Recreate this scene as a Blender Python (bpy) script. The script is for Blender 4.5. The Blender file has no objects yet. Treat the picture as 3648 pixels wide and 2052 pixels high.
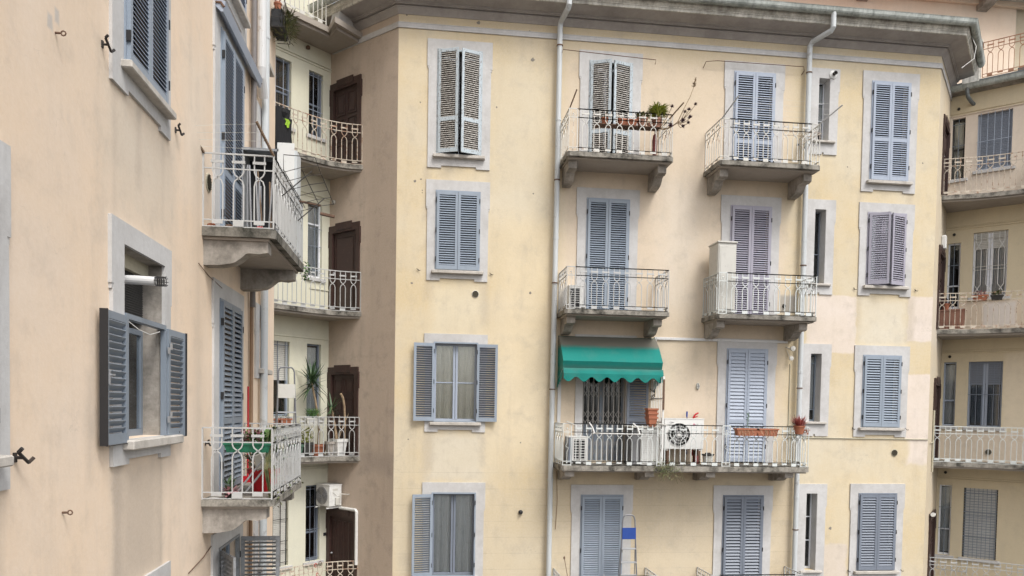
import bpy, math, random
from mathutils import Matrix, Vector
R = math.radians
rnd = random.Random(7)
sc = bpy.context.scene
COL = sc.collection

# ------------------------------------------------------------------ camera, sky, sun, exposure
def cam_axes(yaw, pitch, roll):
    cy, sy = math.cos(yaw), math.sin(yaw); cp, sp = math.cos(pitch), math.sin(pitch)
    f = Vector((sy*cp, cy*cp, sp)); r = Vector((cy, -sy, 0)); u = r.cross(f)
    return r*math.cos(roll)+u*math.sin(roll), -r*math.sin(roll)+u*math.cos(roll), f
rx, ux, fx = cam_axes(R(6.95236885), R(-1.9825483), R(0.97615199))
cd = bpy.data.cameras.new('camera'); cam = bpy.data.objects.new('camera', cd); COL.objects.link(cam)
cam.matrix_world = Matrix(((rx.x, ux.x, -fx.x, 0), (rx.y, ux.y, -fx.y, 0), (rx.z, ux.z, -fx.z, 0), (0, 0, 0, 1)))
cd.sensor_width = 36; cd.sensor_fit = 'HORIZONTAL'; cd.lens = 2720.615/3648*36
cd.shift_x = (1824-1816.99)/3648; cd.shift_y = (1546.29-1026)/3648
cd.clip_start = .05; cd.clip_end = 500
sc.camera = cam

SUN_EL, SUN_AZ = 54, 152      # azimuth clockwise from +Y
w = bpy.data.worlds.new('World'); sc.world = w; w.use_nodes = True
nt = w.node_tree; bg = nt.nodes['Background']
sky = nt.nodes.new('ShaderNodeTexSky'); sky.sky_type = 'NISHITA'; sky.sun_disc = False
sky.sun_elevation = R(SUN_EL); sky.sun_rotation = R(SUN_AZ); sky.dust_density = 4; sky.air_density = 1; sky.ozone_density = 1
hs = nt.nodes.new('ShaderNodeHueSaturation'); hs.inputs['Saturation'].default_value = .25
nt.links.new(sky.outputs[0], hs.inputs['Color']); nt.links.new(hs.outputs[0], bg.inputs['Color'])
bg.inputs['Strength'].default_value = .145
sd = bpy.data.lights.new('sun', 'SUN'); sd.energy = 1.1; sd.angle = R(18); sd.color = (1, .96, .9)
so = bpy.data.objects.new('sun', sd); COL.objects.link(so)
sv = Vector((math.sin(R(SUN_AZ))*math.cos(R(SUN_EL)), math.cos(R(SUN_AZ))*math.cos(R(SUN_EL)), math.sin(R(SUN_EL))))
so.rotation_euler = sv.to_track_quat('Z', 'Y').to_euler(); so.location = (0, 0, 40)
sc.view_settings.view_transform = 'Standard'; sc.view_settings.look = 'None'
sc.view_settings.exposure = .84; sc.view_settings.gamma = 1

# ------------------------------------------------------------------ materials
def nmat(name):
    m = bpy.data.materials.new(name); m.use_nodes = True
    return m, m.node_tree, m.node_tree.nodes['Principled BSDF']
def N(t, ty, **kw):
    n = t.nodes.new(ty)
    for k, v in kw.items():
        if k in n.inputs: n.inputs[k].default_value = v
        else: setattr(n, k, v)
    return n
def mixc(t, fac, a, b, mode='MIX'):
    n = t.nodes.new('ShaderNodeMix'); n.data_type = 'RGBA'; n.blend_type = mode
    for s, v in ((n.inputs[0], fac), (n.inputs[6], a), (n.inputs[7], b)):
        if hasattr(v, 'is_linked') or hasattr(v, 'links'): t.links.new(v, s)
        else: s.default_value = v if not isinstance(v, tuple) else (*v, 1)[:4]
    return n.outputs[2]
def mth(t, op, a, b=None, c=None, clamp=False):
    n = t.nodes.new('ShaderNodeMath'); n.operation = op; n.use_clamp = clamp
    for i, v in enumerate((a, b, c)):
        if v is None: continue
        if hasattr(v, 'links'): t.links.new(v, n.inputs[i])
        else: n.inputs[i].default_value = v
    return n.outputs[0]
def noise(t, vec, scale, detail=4, rough=.55, stretch=None):
    if stretch:
        mp = N(t, 'ShaderNodeMapping'); mp.inputs['Scale'].default_value = stretch
        t.links.new(vec, mp.inputs[0]); vec = mp.outputs[0]
    n = N(t, 'ShaderNodeTexNoise', Scale=scale, Detail=detail, Roughness=rough)
    t.links.new(vec, n.inputs['Vector']); return n.outputs['Fac']
def ramp(t, v, a, b, x=0., y=1.):
    n = t.nodes.new('ShaderNodeMapRange'); n.inputs[1].default_value = a; n.inputs[2].default_value = b
    n.inputs[3].default_value = x; n.inputs[4].default_value = y; t.links.new(v, n.inputs[0]); return n.outputs[0]
def bump(t, bs, h, s, d=.02):
    b = N(t, 'ShaderNodeBump', Strength=s, Distance=d); t.links.new(h, b.inputs['Height']); t.links.new(b.outputs[0], bs.inputs['Normal'])
def box_mask(t, X, Z, b, nz, soft=.06, amp=.15):
    """patch of paint or dirt between x0..x1 and z0..z1 with a ragged edge"""
    x0, x1, z0, z1 = b
    d = mth(t, 'MINIMUM', mth(t, 'MINIMUM', mth(t, 'SUBTRACT', X, x0), mth(t, 'SUBTRACT', x1, X)),
            mth(t, 'MINIMUM', mth(t, 'SUBTRACT', Z, z0), mth(t, 'SUBTRACT', z1, Z)))
    d = mth(t, 'ADD', d, mth(t, 'MULTIPLY', mth(t, 'SUBTRACT', nz, .5), amp))
    return ramp(t, d, -soft/2, soft/2)
def plaster(name, base, alt, dirt=(.30, .26, .21), dirtamt=.35, patches=(), lines=None, streak=.5, gscale=.55, rough=.9):
    m, t, bs = nmat(name); tc = N(t, 'ShaderNodeTexCoord'); v = tc.outputs['Object']
    sp = N(t, 'ShaderNodeSeparateXYZ'); t.links.new(v, sp.inputs[0]); X, Z = sp.outputs['X'], sp.outputs['Z']
    n1 = noise(t, v, gscale, 5, .6); n2 = noise(t, v, 2.3, 6, .65)
    n3 = noise(t, v, 1.0, 6, .7, stretch=(2.6, 2.6, .35)); n4 = noise(t, v, 26, 4, .7)
    n5 = noise(t, v, 9, 5, .6)
    c = mixc(t, ramp(t, n1, .38, .64), base, alt)
    for b, colr, soft, amp, op in patches:
        mk = box_mask(t, X, Z, b, n2, soft, amp)
        if op < 1: mk = mth(t, 'MULTIPLY', mk, op)
        c = mixc(t, mk, c, colr)
    c = mixc(t, mth(t, 'MULTIPLY', ramp(t, n3, .52, .80), dirtamt*streak*1.6), c, dirt)
    n6 = noise(t, v, .33, 3, .5); n7 = noise(t, v, 4.5, 6, .75); c = mixc(t, mth(t, 'MULTIPLY', ramp(t, n7, .35, .65), .16), c, tuple(x*.72 for x in base)); c = mixc(t, mth(t, 'MULTIPLY', ramp(t, n6, .45, .62), .22), c, tuple(x*.78 for x in base))
    c = mixc(t, mth(t, 'MULTIPLY', ramp(t, n2, .52, .78), dirtamt), c, dirt)
    c = mixc(t, mth(t, 'MULTIPLY', ramp(t, n5, .60, .8), dirtamt*.35), c, dirt)
    c = mixc(t, mth(t, 'MULTIPLY', ramp(t, n4, .3, .75), .09), c, (1, 1, 1))
    h = mth(t, 'ADD', mth(t, 'MULTIPLY', n4, .3), mth(t, 'MULTIPLY', n5, .7))
    # hairline cracks
    vo = N(t, 'ShaderNodeTexVoronoi', Scale=.8); vo.feature = 'DISTANCE_TO_EDGE'
    wv = N(t, 'ShaderNodeVectorMath'); wv.operation = 'ADD'
    cn = N(t, 'ShaderNodeTexNoise', Scale=3., Detail=5.); t.links.new(v, cn.inputs['Vector']); t.links.new(v, wv.inputs[0]); t.links.new(cn.outputs['Color'], wv.inputs[1]); t.links.new(wv.outputs[0], vo.inputs['Vector'])
    ck = mth(t, 'MULTIPLY', ramp(t, vo.outputs['Distance'], 0, .006, 1, 0), ramp(t, n1, .54, .62))
    c = mixc(t, mth(t, 'MULTIPLY', ck, .35), c, dirt)
    if lines:
        z1, step, x0, x1 = lines
        fr = mth(t, 'FRACT', mth(t, 'DIVIDE', mth(t, 'SUBTRACT', z1, Z), step))
        ln = mth(t, 'LESS_THAN', fr, .022)
        ok = mth(t, 'MULTIPLY', mth(t, 'LESS_THAN', Z, z1), mth(t, 'MULTIPLY', mth(t, 'GREATER_THAN', X, x0), mth(t, 'LESS_THAN', X, x1)))
        ln = mth(t, 'MULTIPLY', mth(t, 'MULTIPLY', ln, ok), ramp(t, n2, .35, .55))
        c = mixc(t, mth(t, 'MULTIPLY', ln, .45), c, dirt)
    t.links.new(c, bs.inputs['Base Color']); bs.inputs['Roughness'].default_value = rough; bs.inputs['Specular IOR Level'].default_value = .2
    bump(t, bs, h, .35, .012)
    return m
def stone(name, base, dirt, amt=.5, sc_=6, drip=False, rough=.9):
    m, t, bs = nmat(name); tc = N(t, 'ShaderNodeTexCoord'); g = N(t, 'ShaderNodeNewGeometry'); v = g.outputs['Position']
    n1 = noise(t, v, sc_*.35, 6, .65); n2 = noise(t, v, sc_*3, 5, .7); n3 = noise(t, v, 3., 6, .7, stretch=(3, 3, .4))
    c = mixc(t, mth(t, 'MULTIPLY', ramp(t, n1, .42, .66), amt), base, dirt)
    c = mixc(t, mth(t, 'MULTIPLY', ramp(t, n2, .5, .75), amt*.5), c, dirt)
    c = mixc(t, mth(t, 'MULTIPLY', ramp(t, n3, .48, .72), amt*(1. if drip else .4)), c, dirt)
    c = mixc(t, mth(t, 'MULTIPLY', ramp(t, n2, .3, .45, 1, 0), .25*amt), c, tuple(min(1, x*1.5) for x in base))
    t.links.new(c, bs.inputs['Base Color']); bs.inputs['Roughness'].default_value = rough; bs.inputs['Specular IOR Level'].default_value = .25
    bump(t, bs, n2, .4, .01); return m
def paint(name, base, wear=(.25, .25, .25), amt=.2, scale=9, rough=.5, thr=.56, spec=.4, metal=0, stretch=None, coord='Object'):
    m, t, bs = nmat(name); tc = N(t, 'ShaderNodeTexCoord'); v = tc.outputs['Object']
    if coord == 'pos': v = N(t, 'ShaderNodeNewGeometry').outputs['Position']
    n1 = noise(t, v, scale, 6, .7, stretch); n2 = noise(t, v, scale*.25, 3, .5)
    c = mixc(t, mth(t, 'MULTIPLY', ramp(t, n1, thr, thr+.06), amt), base, wear)
    c = mixc(t, ramp(t, n2, .35, .7, 0, .22), c, tuple(x*.78 for x in base))
    t.links.new(c, bs.inputs['Base Color']); bs.inputs['Roughness'].default_value = rough
    bs.inputs['Specular IOR Level'].default_value = spec; bs.inputs['Metallic'].default_value = metal
    bump(t, bs, n1, .12, .004); return m
def flat(name, base, rough=.6, **kw): return paint(name, base, tuple(x*.6 for x in base), .25, rough=rough, **kw)
def glassm(name, tint=(.55, .6, .62)):
    m = bpy.data.materials.new(name); m.use_nodes = True; t = m.node_tree; t.nodes.clear()
    o = N(t, 'ShaderNodeOutputMaterial'); tr = N(t, 'ShaderNodeBsdfTransparent'); tr.inputs[0].default_value = (.92, .92, .905, 1)
    gl = N(t, 'ShaderNodeBsdfGlossy', Roughness=.03); gl.inputs[0].default_value = (.9, .95, 1, 1)
    fr = N(t, 'ShaderNodeFresnel', IOR=1.5); mx = N(t, 'ShaderNodeMixShader')
    f = mth(t, 'ADD', fr.outputs[0], .02)
    t.links.new(f, mx.inputs[0]); t.links.new(tr.outputs[0], mx.inputs[1]); t.links.new(gl.outputs[0], mx.inputs[2]); t.links.new(mx.outputs[0], o.inputs[0])
    return m
def leafm(name, a, b, rough=.55):
    m, t, bs = nmat(name); v = N(t, 'ShaderNodeNewGeometry').outputs['Position']
    n = noise(t, v, 14, 3, .6); c = mixc(t, ramp(t, n, .35, .65), a, b)
    t.links.new(c, bs.inputs['Base Color']); bs.inputs['Roughness'].default_value = rough
    return m
YEL, PNK, PALE = (.585, .475, .295), (.60, .50, .395), (.67, .59, .535)
_r = random.Random(11)
def drips(xs, n, cols, wmin=.03, wmax=.10, lmin=.35, lmax=1.2, op=.4):
    """rain streaks left under sill ends, slab ends and pipes"""
    out = []
    for x, z in xs:
        for _ in range(n):
            a = x+_r.uniform(-.07, .07); w_ = _r.uniform(wmin, wmax); out.append(((a-w_, a+w_, z-_r.uniform(lmin, lmax), z+.05), cols, .14, .22, op*_r.uniform(.6, 1.2)))
    return tuple(out)
M_ = {}
M_['wall_yellow'] = plaster('yellow_plaster', YEL, (.59, .52, .39), patches=(
    ((3.25, 8.95, -1.45, 8.5), PNK, .5, .25, .85),
    ((1.75, 3.2, -1.3, 4.6), (.68, .58, .41), .8, .9, .7),
    ((9.55, 10.86, 1.5, 2.93), PALE, .04, .22, .95), ((12.25, 12.95, 1.85, 2.97), PALE, .04, .22, .95),
    ((12.28, 12.95, -.62, 1.02), PALE, .04, .2, .9), ((12.38, 12.95, -1.25, -.62), PALE, .1, .3, .8),
    ((10.05, 10.8, -4.3, -3.3), (.60, .53, .47), .06, .25, .9),
    ((.25, 1.5, -1.75, -.62), (.60, .56, .47), .25, .5, .75), ((10.9, 12.2, 1.75, 2.9), (.62, .58, .49), .25, .5, .55),
    ((.3, 1.5, 1.75, 2.85), (.67, .60, .45), .3, .5, .6),
    ((9.02, 9.3, -4.6, -1.4), (.48, .39, .27), .2, .3, .5),
    ((8.86, 9.26, 2.45, 2.88), (.30, .29, .28), .08, .3, .9), ((8.55, 9.05, 2.15, 2.38), (.36, .35, .33), .1, .25, .8),
    ((2.2, 3.15, 8.1, 8.9), (.58, .50, .38), .3, .5, .5), *drips([(.16, 5.5), (1.6, 5.5), (.18, 2.9), (1.6, 2.9), (.2, -.6), (1.58, -.6), (10.9, 5.5), (12.2, 5.5), (10.9, 2.9), (12.25, 2.9), (10.9, -.6), (5.8, 5.6), (6.75, 5.6), (5.75, 2.1), (6.8, 2.1), (3.0, 8.6), (2.4, 8.6)], 1, (.40, .34, .26), op=.5),
    ((-.6, 3.15, -8, -1.9), (.54, .47, .35), .6, .8, .6), ((3.2, 9.3, -8, -1.4), (.54, .455, .33), .4, .5, .6),
    ((1.55, 3.1, 4.6, 8.0), (.60, .54, .42), .7, .9, .6), ((-.6, 12.9, 8.30, 8.66), (.50, .43, .31), .5, .5, .35), ((-.6, 12.9, 8.79, 9.0), (.47, .39, .27), .2, .4, .6),
    ((5.8, 6.7, 2.4, 5.5), (.62, .55, .46), .6, .8, .7), ((9.4, 9.6, 1.6, 5.6), (.5, .44, .34), .2, .3, .4),
    ((.1, .32, -8, -.7), (.47, .42, .34), .15, .3, .4), ((1.42, 1.62, 1.9, 2.9), (.47, .42, .34), .15, .3, .35), ((5.4, 6.4, -3.3, -2.9), (.42, .36, .27), .3, .6, .5), ((5.2, 7.2, -3.4, -1.6), (.47, .4, .3), .6, .8, .5)),
    lines=(-1.55, .385, -.5, 9.3), dirtamt=.38)
M_['wall_tan'] = plaster('tan_plaster', (.48, .39, .31), (.53, .435, .35), dirt=(.15, .125, .105), dirtamt=.42,
                         patches=(((1.45, 2.5, -8, 9.2), (.43, .345, .27), .3, .2, .5), ((1.2, 2.4, -1.6, -1.1), (.2, .17, .15), .3, .5, .35)))
M_['wall_beige'] = plaster('beige_plaster', (.52, .43, .30), (.50, .44, .34), dirtamt=.22,
                           patches=(((-.1, 2.5, 1.8, 3.2), (.55, .5, .44), .2, .3, .5),))
M_['wall_peach'] = plaster('peach_plaster', (.75, .59, .435), (.72, .595, .475), dirt=(.42, .35, .28), dirtamt=.42, patches=(
    ((7.45, 8.95, -5.5, -.62), (.63, .53, .42), .35, .4, .75), ((7.62, 8.75, -1.9, -.62), (.47, .39, .31), .5, .5, .8),
    ((7.5, 7.66, -3.6, -.62), (.33, .275, .225), .1, .15, .5), ((8.8, 8.88, -3.3, -.62), (.36, .3, .24), .08, .1, .5),
    ((7.4, 9.2, 1.7, 2.9), (.55, .48, .38), .6, .9, .5),
    ((9.7, 10.6, 2.6, 4.4), (.72, .63, .52), .6, .7, .6), ((7.3, 9.3, 2.1, 2.95), (.58, .51, .42), .5, .7, .6), ((6.2, 7.3, 2.6, 5.2), (.66, .53, .40), .7, .9, .6),
    *drips([(7.5, 2.9), (8.2, 2.95), (8.95, 2.9), (7.6, -.6), (8.8, -.6), (7.05, .2), (9.3, 1.6), (5.6, -.5), (6.6, 6.2), (5.9, 6), (6.9, 5.8)], 1, (.45, .375, .30), .02, .07, .6, 2.2, .55),
    ((10.05, 10.5, -4.8, 3.2), (.42, .34, .26), .35, .35, .35), ((10.4, 10.9, -3.2, -1.3), (.30, .24, .18), .3, .35, .5),
    ((6.25, 6.34, 2.82, 2.94), (.42, .41, .40), .03, .1, .8), ((6.37, 6.45, 2.91, 3.03), (.42, .41, .40), .03, .1, .8)))
M_['wall_cream'] = plaster('cream_plaster', (.66, .64, .50), (.63, .62, .51), dirt=(.34, .32, .27), dirtamt=.18)
M_['wall_right'] = plaster('pale_yellow_plaster', (.62, .525, .36), (.62, .53, .36), dirtamt=.22, patches=(
    ((-.1, 6, 5.7, 8.22), (.72, .62, .53), .03, .04, .95), ((-.1, 6, 2.2, 3.1), (.70, .57, .44), .04, .04, .9),
    ((.95, 1.7, 2.4, 3.05), (.76, .70, .66), .08, .15, .9), ((-.1, 6, -1.3, -.42), (.68, .58, .47), .04, .04, .9), ((1.5, 6, -.4, 1.7), (.70, .60, .45), .1, .3, .8)))
M_['wall_far'] = plaster('far_peach_plaster', (.70, .55, .42), (.74, .62, .50), dirtamt=.2)
M_['surround'] = stone('grey_stone_surround', (.52, .515, .51), (.35, .335, .32), .5, 5)
M_['cornice'] = stone('grey_cornice', (.38, .355, .34), (.22, .20, .19), .5, 4)
M_['fascia'] = stone('weathered_fascia', (.64, .62, .56), (.20, .185, .16), .75, 7, drip=True)
M_['concrete'] = stone('balcony_concrete', (.36, .33, .295), (.12, .11, .095), .8, 7)
M_['slabedge'] = stone('lichen_concrete', (.30, .28, .245), (.04, .038, .032), 1., 13)
M_['mossy'] = stone('mossy_concrete', (.20, .185, .16), (.03, .03, .024), 1., 11)
M_['gate'] = flat('shaded_gate_paint', (.27, .255, .235), .6)  # colour darkened to carry the shade under the awning
M_['soffit'] = stone('slab_soffit', (.36, .32, .28), (.24, .21, .18), .4, 3)
M_['sill'] = stone('stone_sill', (.50, .47, .43), (.25, .23, .2), .55, 9)
M_['copper'] = stone('verdigris_gutter', (.45, .475, .45), (.13, .145, .13), .75, 6, drip=True, rough=.6)
M_['lead'] = flat('lead_flashing', (.13, .14, .14), .6)
M_['blue'] = paint('blue_grey_shutter_paint', (.26, .305, .365), (.16, .19, .22), .15, rough=.45)
M_['lightblue'] = paint('light_blue_shutter_paint', (.325, .37, .45), (.22, .25, .3), .15, rough=.45)
M_['lavender'] = paint('lavender_shutter_paint', (.325, .315, .375), (.22, .21, .25), .15, rough=.45)
M_['slate'] = paint('slate_shutter_paint', (.175, .20, .245), (.11, .12, .15), .15, rough=.45)
M_['greyblue'] = paint('grey_blue_shutter_paint', (.20, .235, .28), (.12, .14, .16), .15, rough=.45)
M_['oldgrey'] = paint('old_grey_shutter_paint', (.25, .26, .27), (.11, .10, .09), .4, rough=.7, thr=.5)
M_['peel'] = paint('peeling_pale_blue_paint', (.44, .50, .54), (.17, .15, .13), .95, scale=34, rough=.8, thr=.55, stretch=(1, 1, .5), coord='pos')
M_['peelslat'] = paint('bare_wood_slat', (.44, .42, .39), (.13, .115, .10), .8, scale=22, rough=.85, thr=.48, coord='pos')
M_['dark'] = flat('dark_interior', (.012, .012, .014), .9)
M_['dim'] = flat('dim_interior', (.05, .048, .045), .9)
M_['glass'] = glassm('window_glass')
M_['curtain'] = flat('lace_curtain', (.82, .80, .72), .9)
M_['curtain_grey'] = flat('grey_blue_curtain', (.68, .71, .74), .9)
M_['whiteframe'] = flat('white_window_frame', (.74, .76, .80), .4)
M_['door'] = paint('dark_brown_door_paint', (.048, .026, .022), (.10, .06, .045), .35, rough=.45)
M_['rail'] = paint('railing_white_paint', (.58, .57, .53), (.22, .10, .05), .75, scale=7, rough=.55, thr=.57, coord='pos')
M_['railgrey'] = paint('railing_grey_paint', (.44, .445, .44), (.20, .15, .12), .4, scale=7, rough=.5, thr=.6, coord='pos')
M_['railblue'] = paint('railing_pale_paint', (.58, .61, .60), (.25, .16, .10), .4, scale=7, rough=.5, thr=.62, coord='pos')
M_['railrust'] = paint('railing_rusty_paint', (.52, .46, .38), (.27, .13, .07), .85, scale=9, rough=.7, thr=.53, coord='pos')
M_['railorange'] = paint('orange_rust_railing', (.36, .19, .115), (.22, .10, .06), .6, rough=.8, coord='pos')
M_['rust'] = paint('rusted_iron', (.13, .075, .05), (.06, .04, .03), .6, rough=.8)
M_['iron'] = paint('black_iron', (.03, .026, .025), (.08, .05, .035), .5, rough=.6)
M_['pipe'] = paint('pale_blue_grey_pipe', (.50, .525, .535), (.24, .22, .2), .5, scale=5, rough=.5, thr=.6, coord='pos')
M_['pipewhite'] = paint('white_pipe_paint', (.60, .60, .60), (.33, .25, .2), .5, scale=6, rough=.5, thr=.6, coord='pos')
M_['pipecream'] = flat('cream_pipe_paint', (.46, .43, .33), .5)
M_['pipebrown'] = flat('brown_pipe', (.24, .15, .09), .5)
M_['pipedark'] = flat('dark_pipe', (.17, .155, .15), .5)
M_['plastic'] = flat('white_plastic', (.66, .66, .64), .4)
M_['plasticd'] = flat('yellowed_plastic', (.52, .51, .47), .5)
M_['acgrey'] = flat('air_conditioner_grille', (.17, .17, .175), .5)
M_['pinkr'] = flat('pink_badge', (.55, .12, .22), .5)
M_['blk'] = flat('black_plastic', (.02, .02, .022), .5)
M_['terra'] = paint('terracotta', (.36, .135, .075), (.22, .1, .07), .4, rough=.8)
M_['terral'] = paint('pale_terracotta', (.43, .235, .17), (.3, .2, .16), .4, rough=.8)
M_['terrab'] = flat('brown_plastic_trough', (.33, .17, .12), .6)
M_['green'] = flat('green_plastic', (.02, .16, .09), .5)
M_['dgreen'] = flat('dark_green_plastic', (.07, .13, .09), .6)
M_['red'] = flat('red_plastic', (.42, .012, .02), .4)
M_['ventbrown'] = flat('brown_vent_mesh', (.16, .14, .10), .7)
M_['bluep'] = flat('blue_plastic', (.02, .06, .27), .5)
M_['alu'] = paint('aluminium', (.40, .41, .43), (.3, .3, .3), .3, rough=.4, metal=.4)
M_['ladder'] = flat('dull_ladder_tube', (.17, .175, .19), .45)
M_['fanwell'] = flat('fan_well_grey', (.22, .22, .225), .6)
M_['wood'] = paint('weathered_wood', (.17, .115, .075), (.09, .065, .05), .5, rough=.85)
M_['cloth'] = flat('black_cloth', (.014, .014, .016), .9)
M_['neon'] = flat('neon_yellow_cloth', (.26, .45, .03), .8)
M_['burg'] = flat('burgundy_cloth', (.22, .075, .07), .9)
M_['soil'] = flat('soil', (.05, .035, .025), .95)
M_['leaf'] = leafm('green_leaf', (.05, .12, .03), (.10, .20, .05))
M_['leafy'] = leafm('yellow_green_leaf', (.20, .26, .04), (.34, .34, .07))
M_['leafd'] = leafm('dark_green_leaf', (.03, .07, .03), (.06, .11, .04))
M_['leafp'] = leafm('purple_leaf', (.055, .03, .04), (.10, .055, .06))
M_['heather'] = leafm('red_heather', (.23, .03, .03), (.36, .10, .08))
M_['dry'] = leafm('dry_stem', (.25, .18, .11), (.38, .28, .18))
M_['pinkf'] = leafm('pink_flower', (.45, .22, .24), (.30, .17, .18))
M_['ivy'] = leafm('trailing_green', (.07, .10, .035), (.16, .15, .06))
M_['ground'] = stone('courtyard_paving', (.11, .105, .10), (.07, .066, .062), .5, 3)
M_['roof'] = paint('clay_roof_tiles', (.30, .15, .10), (.2, .12, .09), .5, rough=.9)
def canvas(name, base, dirt, zr):
    m, t, bs = nmat(name); tc = N(t, 'ShaderNodeTexCoord'); v = tc.outputs['Object']
    sp = N(t, 'ShaderNodeSeparateXYZ'); t.links.new(v, sp.inputs[0]); Z = sp.outputs['Z']
    n1 = noise(t, v, 3, 6, .65); n2 = noise(t, v, 30, 3, .6)
    f = None
    for a, b, o in zr:   # dust lying on the upper slope; shade painted into the lower fold
        k = mth(t, 'MULTIPLY', ramp(t, mth(t, 'ADD', Z, mth(t, 'MULTIPLY', n1, .08)), a, a+.10), ramp(t, mth(t, 'ADD', Z, mth(t, 'MULTIPLY', n1, .08)), b-.10, b, 1, 0))
        k = mth(t, 'MULTIPLY', k, o); f = k if f is None else mth(t, 'MAXIMUM', f, k)
    c = mixc(t, f, base, dirt)
    c = mixc(t, ramp(t, n1, .5, .8, 0, .15), c, dirt)
    t.links.new(c, bs.inputs['Base Color']); bs.inputs['Roughness'].default_value = .85
    bump(t, bs, n2, .2, .004); return m
M_['awning'] = canvas('green_canvas', (.0, .175, .15), (.15, .135, .11), ((.60, .99, .95), (.05, .22, .3)))  # upper band is dust, faint lower band is painted shade of the down-facing fold

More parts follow.
